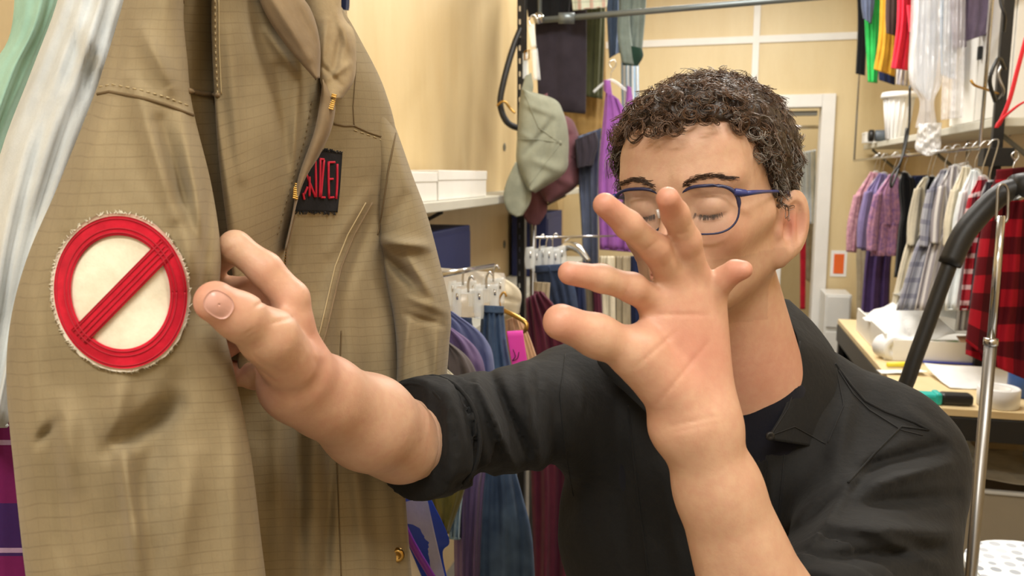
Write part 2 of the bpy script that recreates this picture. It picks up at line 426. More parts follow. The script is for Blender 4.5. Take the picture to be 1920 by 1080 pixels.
M['patchred'] = fabric('red_felt', srgb(204, 30, 52), c2=srgb(170, 20, 40), scale=60)
M['redthread'] = plain('dark_red_thread', srgb(170, 18, 40), .8)
M['patchcream'] = fabric('cream_twill', srgb(232, 226, 206), c2=srgb(212, 204, 180), scale=40)
M['tagblack'] = fabric('black_twill', srgb(40, 41, 46), c2=srgb(28, 28, 32), scale=60)
M['tagred'] = plain('red_thread', srgb(208, 34, 66), .7)

# ------------------------------------------------------------------ room
XL, XR, YB, YF, ZC = -1.0, 1.15, -1.6, 5.5, 3.0
def struct(name, a, b, m, bev=0): o = boxab(name, a, b, m, bev=bev); o['kind'] = 'structure'; return o
struct('floor', (XL-.1, YB-.1, -.1), (XR+.1, 7.6, 0), M['floor'])
struct('ceiling', (XL-.1, YB-.1, ZC), (XR+.1, 7.6, ZC+.1), M['ceil'])
struct('wall_left', (XL-.1, YB, 0), (XL, YF, ZC), M['ply'])
struct('wall_right', (XR, YB, 0), (XR+.1, YF, ZC), M['ply'])
struct('wall_back', (XL-.1, YB-.1, 0), (XR+.1, YB, ZC), M['white'])
DX0, DX1, DZ = -.10, .66, 2.04
wf = thing('wall_far', None, None, (0, YF, 0)); wf['kind'] = 'structure'
boxab('board_panel', (XL-.1, YF, 0), (DX0, YF+.1, ZC), M['ply2'], wf, bev=0)
boxab('board_panel', (DX1, YF, 0), (XR+.1, YF+.1, ZC), M['ply2'], wf, bev=0)
boxab('board_panel', (DX0, YF, DZ), (DX1, YF+.1, ZC), M['ply2'], wf, bev=0)
zt = ony(1400, 75, YF)
struct('trim_1', (XL, YF-.012, zt[2]-.022), (.86, YF, zt[2]+.022), M['white'])
struct('trim_2', (.235-.02, YF-.014, DZ+.07), (.235+.02, YF, ZC), M['white'])
dr = thing('door_1', None, None, (.3, YF, 0)); dr['kind'] = 'structure'
boxab('door_jamb', (DX1-.01, YF-.03, 0), (DX1+.07, YF+.1, DZ+.07), M['white'], dr)
boxab('door_jamb', (DX0-.07, YF-.03, 0), (DX0+.01, YF+.1, DZ+.07), M['white'], dr)
boxab('door_head', (DX0+.0105, YF-.028, DZ-.01), (DX1-.0105, YF+.098, DZ+.069), M['white'], dr)
boxab('dark_gap_bar', (DX0+.02, YF+.02, DZ-.06), (DX1-.03, YF+.06, DZ-.03), M['darkunder'], dr)  # plain dark bar at the gap across the top of the opening
boxab('door_leaf', (DX0+.02, YF+.12, .01), (.46, YF+.16, DZ-.03), M['white'], dr)
struct('wall_hallway', (XL-.1, 7.4, 0), (XR+.1, 7.5, ZC), M['ply2'])
struct('wall_hallway_left', (XL-.1, YF+.1, 0), (XL, 7.4, ZC), M['ply2'])
struct('wall_hallway_right', (XR, YF+.1, 0), (XR+.1, 7.4, ZC), M['ply2'])
# panel seams of the plywood, screw heads in recesses
for y in (1.2, 2.42, 4.2):
    struct('trim_3' if y == 1.2 else ('trim_4' if y < 3 else 'trim_5'), (XR-.004, y-.004, 0), (XR+.001, y+.004, ZC), M['darkunder'])
def screw(px, py):
    p = onx(px, py, XL); o = lathe('panel_bolt', [(0, .0), (.018, .001), (.02, .004), (.014, .006), (.012, .003), (0, .003)], p, M['darkunder'], rot=(0, pi/2, 0), n=20)
    return o
tag(screw(945, 276), 'upper round dark bolt in the plywood wall by the black post', 'bolt'); tag(screw(945, 458), 'lower round dark bolt in the plywood wall below the shelf', 'bolt')
fixlab = ['ceiling light fixture nearest the rear wall, out of the picture', 'ceiling light fixture above and right of the man, out of the picture', 'ceiling light fixture over the middle of the room, out of the picture', 'ceiling light fixture before the doorway, out of the picture']
for (x, y, p), lb in zip(LIGHTS, fixlab):
    t = thing('ceiling_light', lb, 'light', (x, y, ZC))
    bm = bmesh.new()
    for sx, sy, cx, cy in ((1.3, .03, 0, .185), (1.3, .03, 0, -.185), (.03, .4, .635, 0), (.03, .4, -.635, 0)): add_box(bm, (sx, sy, .05), (x+cx, y+cy, ZC-.025), bev=.003)
    bm_obj('frame', bm, M['white'], t)
    box('reflector', (1.24, .34, .01), (x, y, ZC-.008), M['white'], t, bev=0)
# ------------------------------------------------------------------ left shelving
sh = thing('wall_shelf', 'grey laminate shelf on the left plywood wall carrying two white boxes', 'shelf', (-.86, 3.3, 1.49))
xs = -.76
pz = onx(800, 380, xs); zs = pz[2]
boxab('board', (XL, 1.7, zs-.03), (xs, 5.2, zs), M['shelf'], sh, bev=.003)
for y in (2.3, 4.4):
    tube('bracket', [(XL+.01, y, zs-.22), (XL+.08, y, zs-.10), (xs-.03, y, zs-.035)], .006, M['black'], sh, smooth_path=False)
def pbox(name, px0, px1, py0, py1, x_or_y, v, depthsize, m, label, cat, **k): pass
a = onx(735, 372, xs-.02); b = onx(821, 372, xs-.02); c = onx(912, 372, xs-.02)
def carton(y0, y1, h, lab):
    t = thing('carton', lab, 'box', (-.87, (y0+y1)/2, zs))
    boxab('body', (XL+.03, y0, zs+.001), (xs-.02, y1, zs+h*.99), M['card'], t, bev=.002)
    bm = bmesh.new(); add_box(bm, (xs-XL-.046, y1-y0+.006, h*.35), ((XL+xs)/2+.005, (y0+y1)/2, zs+h*.86), bev=.002); bm_obj('lid', bm, M['card'], t)
hb = onx(821, 322, xs-.02)[2]-zs
carton(a[1], b[1]-.006, hb*.95, 'white cardboard box on the left shelf, nearer the khaki coverall')
carton(b[1]+.006, c[1], hb*1.02, 'white cardboard box on the left shelf, nearer the grey cap')
# blue boxes under shelf
p = onx(850, 470, -.83)
bx = thing('binder_box', 'navy blue box below the left shelf beside the coverall sleeve', 'box', (-.86, p[1], 1.2))
y0, y1 = onx(805, 470, -.8)[1], onx(882, 470, -.8)[1]; zt_ = onx(850, 428, -.8)[2]; zb = onx(850, 512, -.8)[2]
zb = zt_-.34
boxab('body', (XL+.02, y0, zb), (-.8, y1, zt_), M['navy'], bx, bev=.004); boxab('spine', (-.8, y0+.01, zb+.02), (-.797, y1-.01, zt_-.02), M['navy'], bx, bev=0)
lowsh = boxab('wall_shelf', (XL, 1.5, zb-.03), (xs, 5.0, zb), M['shelf']); tag(lowsh, 'lower grey shelf on the left wall behind the hanging jeans', 'shelf')
t = thing('binder_box', 'dark navy box below the left shelf behind the black post and cap', 'box', (-.86, 4.1, 1.2))
boxab('body', (XL+.02, 3.92, zb), (-.8, 4.35, zt_-.02), M['navy'], t, bev=.004); boxab('spine', (-.8, 3.94, zb+.02), (-.797, 4.33, zt_-.05), M['navy'], t, bev=0)
# posts
pp = onx(984, 300, -.745)
ps = thing('rack_post', 'black slotted upright on the left wall with a chrome pole in front', 'post', (pp[0], pp[1], 0))
boxab('upright', (pp[0]-.028, pp[1]-.02, 0), (pp[0]+.004, pp[1]+.02, ZC), M['black'], ps)
bm = bmesh.new()
for i in range(46):
    add_box(bm, (.007, .004, .02), (pp[0]-.016, pp[1]-.0215, .6+i*.05), bev=0)
tag(bm_obj('slot', bm, M['chrome'], ps), kind='stuff')
q0 = at(999, 100, pp[1]/1.0*.985); q0 = ony(1000, 300, pp[1]-.04)
tube('pole', [(q0[0], q0[1], 0), (q0[0], q0[1], 1.7)], .0125, M['steel'], ps, sides=14)
# cross rod
ra = at(1012, 38, 3.05); rb = at(1490, -2, 2.85); rc = ra+(rb-ra)*1.75
rd = thing('hanging_rail', 'thin grey steel rail crossing the top of the room from the post', 'rail', ra)
tube('bar', [ra, rc], .0115, M['grey_rod'], rd, sides=12)
lathe('end_ball', [(0, -.022), (.014, -.018), (.022, 0), (.014, .018), (0, .022)], at(1010, 34, 3.04), M['chrome'], rd)
lathe('clamp', [(0, -.03), (.02, -.03), (.02, .03), (0, .03)], at(1062, 34, 3.03), M['grey_rod'], rd, rot=(0, pi/2, YAW))
tube('drop_rod', [rc, (rc[0], rc[1], ZC)], .008, M['grey_rod'], rd, sides=8)
tube('drop_rod', [ra, (ra[0], ra[1], ZC)], .008, M['grey_rod'], rd, sides=8)
# black cable loop
cb = thing('cable_loop', 'thick black cable looped from the black post over the plywood', 'cable', at(980, 40, 3.0))
dpo = float((pp-CAM)@Fv)-3.02
tube('cable', [at(982, 40, 2.95+dpo), at(962, 90, 2.93+dpo), at(945, 150, 2.92+dpo), at(938, 195, 2.92+dpo), at(950, 228, 2.93+dpo), at(972, 240, 2.95+dpo), at(986, 236, 2.97+dpo)], .0125, M['blackp'], cb, sides=10)
tube('clip', [at(932, 198, 2.90+dpo), at(945, 190, 2.885+dpo), at(958, 205, 2.9+dpo), at(966, 212, 2.9+dpo)], .005, M['brass'], cb, sides=6)

# ------------------------------------------------------------------ hanging clothes, generic
def hook(name, px, py, d, m, label=None, cat='hanger', w_=60, group=None, drop=14, parent=None, top=26):
    """coat hanger: hook plus shoulders bar, at picture point with depth"""
    t = thing(name, label, cat, at(px, py, d), group)
    k = 1
    P = [at(px+2, py-top+4, d), at(px-3, py-top-6, d), at(px+6, py-top-12, d), at(px+10, py-top-2, d), at(px+1, py-top+12, d), at(px, py, d)]
    tube('hook', P, .0022, M['chrome'], t, sides=6)
    tube('shoulder_bar', [at(px-w_, py+drop*1.6, d), at(px-w_*.5, py+drop*.6, d), at(px, py, d), at(px+w_*.5, py+drop*.6, d), at(px+w_, py+drop*1.6, d)], .006, m, t, sides=8)
    return t
def garment(name, label, cat, d, body, m, sleeves=(), extra=None, group=None, pleats=(3, .006), bulge=.03, back=.03, seed=0, collar=None, folds=(), nu=30, nv=36, hem=True, mc=None):
    """body=(L,R) polylines in pixels; sleeves list of (L,R,dd); parts parented to one empty"""
    Lp, Rp = body
    c = at((Lp[0][0]+Rp[0][0])/2, (Lp[0][1]+Rp[0][1])/2, d)
    t = thing(name, label, cat, c, group)
    panel('body', Lp, Rp, d, d, m, t, bulge=bulge, back=back, pleats=pleats, seed=seed, folds=folds, nu=nu, nv=nv)
    for L, R, dd in sleeves:
        panel('sleeve', L, R, d+dd, d+dd, m, t, bulge=bulge*.8, back=back*.8, pleats=(1.4, .003), seed=seed+3, nu=18, nv=22)
    if collar:
        panel('collar', collar[0], collar[1], d-.01, d-.01, mc or m, t, bulge=.014, back=.03, seed=seed, nu=12, nv=8)
    if hem:
        k = len(Lp)-1; V = [at(Lp[k][0]+(Rp[k][0]-Lp[k][0])*s, Lp[k][1]+(Rp[k][1]-Lp[k][1])*s-2, d-bulge*sin(pi*s)**.8-.001) for s in np.linspace(.03, .97, 9)]
        tube('hem', V, .0022, mc or m, t, sides=5)
    return t

# left foreground: rail holding coverall & friends (above the frame)
rl = thing('garment_rail', 'chrome rail the khaki coverall hangs from, above the picture', 'rail', (-.55, .6, 1.98))
tube('bar', [(-.62, -.4, 1.98), (-.30, 1.5, 1.98)], .0125, M['chrome'], rl, sides=12)
tube('drop_rod', [(-.62, -.4, 1.98), (-.62, -.4, ZC)], .008, M['chrome'], rl); tube('drop_rod', [(-.30, 1.5, 1.98), (-.30, 1.5, ZC)], .008, M['chrome'], rl)
garment('shirt', 'mint green garment hanging at the far left edge of the picture', 'shirt', .86,
    ([(40, -260), (30, -100), (20, 60), (-30, 150), (-60, 300), (-90, 500)], [(200, -260), (150, -100), (112, 20), (70, 130), (10, 270), (-30, 500)]), M['mint'], pleats=(1.5, .006), bulge=.04, seed=3)
garment('shirt', 'white linen shirt hanging between the mint garment and the khaki coverall', 'shirt', .74,
    ([(150, -250), (130, -100), (105, 10), (60, 130), (0, 290), (-30, 450), (-40, 620), (-60, 800)], [(330, -250), (300, -100), (262, 20), (232, 130), (180, 290), (120, 450), (60, 620), (14, 800)]), M['whitecloth'], pleats=(2, .008), bulge=.04, seed=5,
    folds=[(150, 40, 195, 130, 22, .018), (130, 90, 60, 380, 16, .014), (190, 60, 150, 230, 12, -.012), (60, 250, 10, 560, 22, .012)])
garment('sweater', 'magenta and purple striped knit hanging at the lower left corner', 'sweater', .80,
    ([(-160, 600), (-170, 800), (-180, 1000), (-190, 1250)], [(30, 600), (44, 800), (60, 1000), (80, 1250)]), M['stripeknit'], pleats=(1.5, .006), bulge=.04, seed=6)

# ------------------------------------------------------------------ khaki coverall
cv = thing('coverall', 'khaki ripstop coverall hanging on the left with a red ring patch on its sleeve', 'coverall', at(480, -120, .68))
bodyL = [(420, -190), (350, -60), (300, 40), (270, 140), (260, 300), (262, 460), (270, 640), (290, 840), (300, 1080), (310, 1300)]
bodyR = [(560, -190), (600, -60), (668, 60), (722, 170), (744, 280), (722, 440), (742, 620), (752, 820), (772, 1080), (790, 1300)]
bdl = [.60, .60, .60, .60, .60, .61, .63, .66, .68, .70]; bdr = [.76, .77, .78, .79, .80, .80, .80, .80, .80, .80]
bfolds = [(470, 40, 500, 240, 16, .008), (430, 20, 440, 330, 26, -.007), (560, 420, 540, 620, 10, .004), (690, 360, 620, 470, 14, .009), (640, 470, 600, 640, 16, .008), (700, 400, 650, 540, 12, -.008),
          (640, 560, 625, 900, 14, -.008), (600, 600, 590, 1000, 22, .009), (690, 600, 700, 1000, 20, -.008), (560, 700, 560, 1080, 16, -.010), (520, 760, 525, 1080, 18, .008), (660, 800, 690, 1080, 16, .010), (620, 860, 610, 1080, 10, -.010),
          (740, 880, 755, 1080, 12, -.006), (500, 130, 500, 400, 40, .006), (650, 120, 600, 200, 18, .005)]
cb_body = panel('body', bodyL, bodyR, bdl, bdr, M['khaki'], cv, bulge=.045, back=.05, nu=150, nv=240, folds=[(a, b, c, d, e, f*1.3) for a, b, c, d, e, f in bfolds], noise=.0012, seed=11, nscale=.03)
# right (far) sleeve
slL = [(684, 190), (690, 250), (702, 330), (708, 430), (722, 520), (738, 600), (744, 680), (738, 790), (742, 850)]
slR = [(722, 186), (748, 256), (774, 330), (800, 400), (824, 490), (845, 585), (842, 650), (836, 740), (838, 850)]
cb_slr = panel('sleeve', slL, slR, .80, .815, M['khaki'], cv, bulge=.045, back=.05, nu=70, nv=160, noise=.0012, seed=12,
    folds=[(712, 452, 800, 462, 10, .022), (718, 478, 775, 530, 10, -.022), (765, 480, 812, 560, 12, .016), (720, 430, 760, 370, 14, -.006), (770, 560, 838, 585, 9, .008), (765, 600, 750, 720, 9, .009), (790, 610, 800, 720, 14, -.008), (740, 250, 760, 350, 12, .006), (760, 590, 830, 610, 6, -.006), (822, 610, 815, 720, 8, .006)])
# near sleeve
nsL = [(290, -200), (250, -90), (232, 0), (196, 120), (172, 190), (108, 350), (52, 480), (20, 600), (12, 720), (26, 880), (48, 1080), (80, 1300)]
nsR = [(440, -240), (400, -100), (352, 20), (350, 130), (372, 240), (400, 340), (414, 440), (414, 540), (430, 670), (462, 800), (486, 950), (502, 1080)] 
nsR = [(430, -200), (385, -90), (346, 0), (352, 120), (362, 205), (396, 345), (414, 470), (412, 575), (440, 700), (470, 850), (492, 1030), (520, 1250)]
nf = [(250, 150, 330, 400, 20, .008), (345, 220, 395, 520, 16, .010), (300, 230, 380, 480, 16, -.008), (200, 190, 130, 420, 22, .006), (270, 60, 320, 160, 18, .008), (230, 40, 210, 150, 14, -.006),
      (350, 400, 360, 560, 22, .012), (395, 330, 385, 560, 12, -.009), (340, 430, 372, 610, 20, -.006),
      (232, 848, 262, 1080, 16, .012), (206, 840, 330, 760, 20, -.012), (100, 820, 130, 1080, 20, -.005), (120, 760, 130, 900, 26, .008), (330, 720, 250, 960, 30, -.007), (60, 560, 60, 900, 22, .005), (440, 800, 440, 1080, 20, .006), (230, 700, 210, 830, 24, .007), (110, 790, 70, 830, 10, -.006), (360, 860, 330, 1080, 26, .006)]
cb_sl = panel('sleeve', nsL, nsR, [.60, .59, .58, .57, .56, .545, .535, .53, .53, .53, .535, .54], [.575, .57, .565, .56, .555, .55, .545, .545, .545, .55, .56, .57], M['khaki'], cv, bulge=.055, back=.035, nu=130, nv=260, folds=[(a, b, c, d, e, f*1.45) for a, b, c, d, e, f in nf], noise=.0012, seed=13, nscale=.025)
bv_sl = bvh_of(cb_sl); bv_b = bvh_of(cb_body); bv_r = bvh_of(cb_slr)
# overlapping front panel with placket edge (left half, in shade of its fold)
fpL = [(400, -190), (396, 0), (398, 100), (402, 180), (410, 300), (426, 430), (440, 560), (446, 700)]
fpR = [(500, -190), (560, 0), (598, 90), (600, 150), (596, 230), (556, 380), (532, 500), (524, 700)]
cb_fp = panel('front_flap', fpL, fpR, [.585, .585, .59, .595, .60, .605, .615, .62], [.66, .665, .67, .675, .675, .675, .68, .69], M['khaki'], cv, bulge=.016, back=.004, nu=90, nv=150, noise=.001, seed=14,
    folds=[(470, 20, 520, 160, 18, -.008), (430, 60, 450, 330, 16, .007), (520, 130, 540, 330, 14, -.008), (560, 160, 548, 330, 7, .005), (500, 60, 560, 140, 9, .007), (400, 200, 440, 430, 12, .007), (470, 180, 480, 430, 26, .005)])
# placket bulging piece beside the collar
cb_pl = panel('placket', [(604, 150), (600, 190), (588, 250), (560, 330), (548, 400), (533, 470)], [(606, 148), (628, 190), (622, 240), (600, 290), (566, 350), (536, 470)], .655, .665, M['khakid'], cv, bulge=.014, back=.008, nu=26, nv=40, seed=15)
# collar, darker cloth painted for the shade inside the neck opening, right collar part
panel('neck_gap_shade', [(540, -190), (556, -20), (572, 60), (586, 130)], [(640, -190), (604, -20), (598, 60), (592, 135)], .72, .72, M['olive'], cv, bulge=.004, back=.02, nu=12, nv=20)
panel('collar', [(420, -190), (476, -30), (500, 30), (540, 90), (590, 148)], [(500, -190), (548, -40), (584, 20), (600, 80), (600, 146)], [.60, .605, .61, .62, .63], [.62, .625, .63, .632, .634], M['khakid'], cv, bulge=.014, back=.006, nu=30, nv=50, seed=16,
    folds=[(500, -20, 580, 110, 9, .005), (540, -20, 590, 80, 7, -.004)])
cb_co = panel('collar', [(570, -190), (562, -10), (588, 60), (598, 110), (600, 150), (612, 182)], [(680, -190), (640, 0), (664, 60), (668, 100), (664, 150), (640, 186)], [.70, .70, .69, .68, .67, .665], [.70, .70, .70, .70, .695, .68], M['khakil'], cv, bulge=.022, back=.02, nu=40, nv=60, seed=17, noise=.002,
    folds=[(612, 40, 600, 130, 8, .007), (640, 60, 625, 140, 7, -.006), (610, 150, 655, 120, 6, .005), (630, 20, 655, 90, 8, .006), (600, 120, 640, 160, 5, -.004)])
# seams
sm_ = lambda pts, bv, m='thread', r=.0006, dash=0, off=.0003: drape_tube('seam', pts, r, bv, M[m], cv, off=off, dash=dash)
drape_tube('seam', [(176, 178), (205, 172), (260, 182), (310, 196), (362, 216)], .0011, bv_sl, M['thread'], cb_sl, off=.0006)
drape_tube('seam', [(180, 164), (210, 158), (262, 168), (312, 182), (358, 200)], .0005, bv_sl, M['threadl'], cb_sl, dash=1)
drape_tube('seam', [(344, 0), (350, 60), (356, 130)], .0005, bv_sl, M['thread'], cb_sl, dash=1)
bvf = bvh_of(cb_fp)
for dx in (0, 7):
    drape_tube('seam', [(403+dx, 0), (404+dx, 90), (408+dx, 176)], .0005, bvf, M['threadl'], cb_fp, dash=0 if dx else 1)
drape_tube('seam', [(354, 170), (380, 176), (408, 178)], .002, bvh_of(cb_sl, cb_fp, cb_body), M['khakid'], cv, off=.0012)
drape_tube('seam', [(660, 60), (668, 120), (662, 200), (664, 236)], .0006, bv_b, M['thread'], cb_body)
drape_tube('seam', [(664, 236), (690, 248), (732, 262)], .0009, bv_b, M['thread'], cb_body)
drape_tube('seam', [(626, 232), (645, 236), (664, 236)], .0009, bv_b, M['thread'], cb_body)
drape_tube('seam', [(664, 244), (700, 256), (736, 272)], .0005, bv_b, M['threadl'], cb_body, dash=1)
drape_tube('seam', [(742, 250), (728, 320), (716, 400), (708, 440)], .0009, bvh_of(cb_body, cb_slr), M['thread'], cv)
for dx in (0, 12):
    drape_tube('pocket_edge', [(686+dx, 380), (652+dx, 440), (628+dx, 500), (600+dx, 620), (575+dx, 700)], .0011 if dx else .0007, bv_b, M['khakid' if dx else 'threadl'], cb_body, off=.0006)
drape_tube('seam', [(584, 190), (572, 260), (545, 350), (520, 440)], .0005, bvf, M['thread'], cb_fp, dash=1)
drape_tube('seam', [(562, 60), (588, 110), (592, 150)], .0005, bvf, M['thread'], cb_fp)
drape_tube('seam', [(640, 620), (632, 860), (640, 1080)], .0007, bv_b, M['thread'], cb_body)
# zipper: tape + brass teeth
def teeth(pts, n, bvh):
    bm = bmesh.new(); P = crom(np.array(pts, float), n)
    for i, (x, y) in enumerate(P):
        q, d = cast(bvh, x, y, .002)
        if q is None: continue
        add_box(bm, (.0042, .002, .0012), q, rot=(0, 0.3, YAW), bev=.0002)
    return bm_obj('zipper', bm, M['brass'], cv)
teeth([(627, 178), (621, 204)], 8, bvh_of(cb_co, cb_body, cb_pl))
teeth([(556, 345), (554, 372)], 8, bvh_of(cb_body, cb_fp, cb_pl)); teeth([(532, 470), (527, 540), (526, 620), (524, 700)], 40, bvh_of(cb_body))
drape_tube('seam', [(553, 400), (538, 470), (535, 560), (530, 700)], .0012, bv_b, M['khakid'], cb_body, off=.001)
bq, bd_ = cast(bv_b, 745, 1041, .001)
lathe('snap_button', [(0, .001), (.0035, .0015), (.0055, .003), (.007, .001), (.007, -.002)], bq, M['brass'], cv, rot=(pi/2, 0, YAW), n=18)
# round emblem patch: cream ground, red ring and bar
cx, cy = 226, 548
def ell(a, rr, wob=0.0):
    ax, ay, tl = 131, 150, radians(0)
    return cx+ax*rr*np.cos(a)*1.0+rr*6*np.sin(a), cy+ay*rr*np.sin(a)+wob
an = np.linspace(0, 2*pi, 97)
rr = np.linspace(0.002, 1, 14)
A_, R_ = np.meshgrid(an, rr, indexing='ij')
frz = 1+.008*np.sin(an*23)+RNG.normal(0, .004, an.shape); frz[-1] = frz[0]
R2 = R_*frz[:, None]
GX, GY = ell(A_, R2)
ptch = drape_grid('emblem_backing', GX, GY, bv_sl, .0018, .0012, M['patchcream'], cv, wrap=True, label='cream cloth ground of the round patch')
bv_p = bvh_of(ptch, cb_sl)
R3 = np.linspace(.71, .955, 8); A3, R3 = np.meshgrid(an, R3, indexing='ij'); GX, GY = ell(A3, R3)
ring = drape_grid('emblem_ring', GX, GY, bv_p, .0004, .0016, M['patchred'], ptch, wrap=True, label='red felt ring')
a0 = np.array([314, 462.]); a1 = np.array([147, 632.]); nn = np.array([-(a1-a0)[1], (a1-a0)[0]]); nn /= np.linalg.norm(nn)
s = np.linspace(0, 1, 40)[:, None]; wv_ = np.linspace(-19, 19, 8)[None]
GX = a0[0]+(a1-a0)[0]*s+nn[0]*wv_; GY = a0[1]+(a1-a0)[1]*s+nn[1]*wv_
barp = drape_grid('emblem_bar', GX, GY, bv_p, .0008, .0018, M['patchred'], ptch, label='red diagonal bar across the ring')
bv_q = bvh_of(ptch, ring, barp, cb_sl)
for rk in (.745, .80, .92):
    x, y = ell(an, rk); drape_tube('stitching', list(zip(x, y)), .0005, bv_q, M['redthread'], ptch, off=.0002)
for o_ in (-14, -4, 4, 14):
    drape_tube('stitching', [tuple(a0+nn*o_), tuple(a1+nn*o_)], .0005, bv_q, M['redthread'], ptch, off=.0002)
# fraying threads round the patch edge
pr = []
for i in range(150):
    a = RNG.uniform(0, 2*pi); x, y = ell(a, .985); x2, y2 = ell(a+RNG.normal(0, .03), 1.0+RNG.uniform(.005, .03))
    p1, _ = cast(bv_q, x, y, .0012); p2, _ = cast(bv_q, x2, y2, .0008)
    if p1 is None or p2 is None: continue
    pr.append(tubes(np.array([p1, p2])[None], .00035, 3))
V, F = merge(pr); tag(mesh_np('frayed_edge', V, F, M['patchcream'], ptch), kind='stuff')
# black name tag with red lettering
tl, tr, brr, bl = (np.array(v, float) for v in ((606, 282), (642, 288), (633, 398), (552, 396)))
tag_l = crom([(604, 283), (580, 318), (562, 350), (552, 396)], 30); tag_r = crom([(642, 288), (640, 320), (637, 360), (633, 398)], 30)
u_ = np.linspace(0, 1, 24)[None, :, None]; G = tag_l[:, None]*(1-u_)+tag_r[:, None]*u_
tgp = drape_grid('name_tag', G[..., 0], G[..., 1], bvh_of(cb_body), .0008, .0014, M['tagblack'], cv, label='black cloth name tag with frayed edges and red lettering')
bt = bvh_of(tgp, cb_body)
glyph = [[(345, 262), (352, 500), (355, 740)], [(228, 436), (285, 590), (345, 735)], [(270, 480), (272, 610), (270, 730)], [(188, 690), (205, 770)], [(246, 610), (205, 700)], [(408, 262), (406, 500), (398, 740)], [(400, 258), (455, 262)],
         [(455, 270), (435, 500), (415, 740)], [(415, 742), (468, 745)], [(512, 300), (512, 520), (518, 745)], [(505, 300), (592, 298)], [(515, 512), (570, 510)], [(515, 748), (580, 742)], [(622, 318), (622, 540), (610, 762)]]
pr = []
for g in glyph:
    P = []
    for x, y in g:
        q, d = cast(bt, 540+x/6.75, 260+y/6.75, .0010); P.append(q)
    P = crom(np.array(P), 8); pr.append(tubes(P[None], .0011, 6))
V, F = merge(pr); tag(mesh_np('lettering', V, F, M['tagred'], tgp), label='red stitched letters N I L E I on the tag')
pr = []
for i in range(90):
    s_ = RNG.uniform(0, 1)
    if i % 2: x, y = 556+76*s_, 396+2*s_; x2, y2 = x+RNG.normal(0, 2), y+RNG.uniform(1, 6)
    else: x, y = 606+36*s_, 283+5*s_; x2, y2 = x+RNG.normal(0, 3), y-RNG.uniform(1, 6)
    p1, _ = cast(bt, x, y, .0015); p2, _ = cast(bt, x2, y2, .002)
    if p1 is not None and p2 is not None: pr.append(tubes(np.array([p1, p2])[None], .0005, 3))
V, F = merge(pr); tag(mesh_np('frayed_edge', V, F, M['tagblack'], tgp), kind='stuff')
# ------------------------------------------------------------------ implicit surfaces
def smin(a, b, k):
    if k <= 0: return np.minimum(a, b)
    h = np.maximum(k-np.abs(a-b), 0)/k; return np.minimum(a, b)-h*h*k*.25
def smax(a, b, k): return -smin(-a, -b, k)
def cap_d(P, a, b, ra, rb):
    a = np.asarray(a, float); ab = np.asarray(b, float)-a; t = np.clip(((P-a)@ab)/(ab@ab), 0, 1)
    return np.linalg.norm(P-a-t[:, None]*ab, axis=1)-(ra+(rb-ra)*t)
def ell_d(P, c, r, Rm=None):
    q = P-np.asarray(c, float)
    if Rm is not None: q = q@Rm
    r = np.asarray(r, float); k0 = np.linalg.norm(q/r, axis=1); k1 = np.linalg.norm(q/(r*r), axis=1)
    return k0*(k0-1)/(k1+1e-9)
def surface(f, lo, hi, h, blk=8):
    """sparse surface nets of f(P)<0 inside the box lo..hi at spacing h"""
    lo = np.asarray(lo, float); n = np.ceil((np.asarray(hi)-lo)/(h*blk)).astype(int)
    bi = np.stack(np.meshgrid(*[np.arange(k) for k in n], indexing='ij'), -1).reshape(-1, 3)
    cen = lo+(bi+.5)*h*blk; fc = np.concatenate([f(c) for c in np.array_split(cen, max(1, len(cen)//200000))])
    bi = bi[np.abs(fc) < h*blk*1.35]
    g = np.stack(np.meshgrid(*[np.arange(blk+1)]*3, indexing='ij'), -1).reshape(-1, 3)
    nb = len(bi); NN = (bi[:, None]*blk+g[None]).reshape(-1, 3)
    vals = np.concatenate([f(lo+c*h) for c in np.array_split(NN, max(1, len(NN)//300000))]).reshape(nb, blk+1, blk+1, blk+1)
    c8 = [vals[:, x:x+blk, y:y+blk, z:z+blk] for x in (0, 1) for y in (0, 1) for z in (0, 1)]
    S = np.stack(c8, -1); neg = S < 0; act = neg.any(-1) & ~neg.all(-1)
    b, x, y, z = np.nonzero(act); S = S[b, x, y, z]
    ci = bi[b]*blk+np.stack([x, y, z], -1)
    offs = np.array([(i, j, k) for i in (0, 1) for j in (0, 1) for k in (0, 1)])
    acc = np.zeros((len(S), 3)); cnt = np.zeros(len(S))
    for i in range(8):
        for j in range(i+1, 8):
            if np.abs(offs[i]-offs[j]).sum() != 1: continue
            a, c = S[:, i], S[:, j]; m = (a < 0) != (c < 0); t = np.where(m, a/(a-c+1e-30), 0)
            acc += m[:, None]*(offs[i]+(offs[j]-offs[i])*t[:, None]); cnt += m
    V = lo+(ci+acc/cnt[:, None])*h
    dims = n*blk+2; key = (ci[:, 0]*dims[1]+ci[:, 1])*dims[2]+ci[:, 2]
    order = np.argsort(key); sk = key[order]
    def look(c):
        k = (c[:, 0]*dims[1]+c[:, 1])*dims[2]+c[:, 2]; p = np.clip(np.searchsorted(sk, k), 0, len(sk)-1)
        return np.where(sk[p] == k, order[p], -1)
    F = []
    for ax in range(3):
        e = np.zeros(3, int); e[ax] = 1; oi = {(1, 0, 0): 4, (0, 1, 0): 2, (0, 0, 1): 1}[tuple(e)]
        m = (S[:, 0] < 0) != (S[:, oi] < 0); c = ci[m]; s = S[m, 0] < 0
        u = np.zeros(3, int); u[(ax+1) % 3] = 1; v = np.zeros(3, int); v[(ax+2) % 3] = 1
        q = np.stack([look(c), look(c-u), look(c-u-v), look(c-v)], -1); ok = (q >= 0).all(1)
        q = q[ok]; s = s[ok]; q[~s] = q[~s][:, ::-1]; F.append(q)
    return V, np.vstack(F)

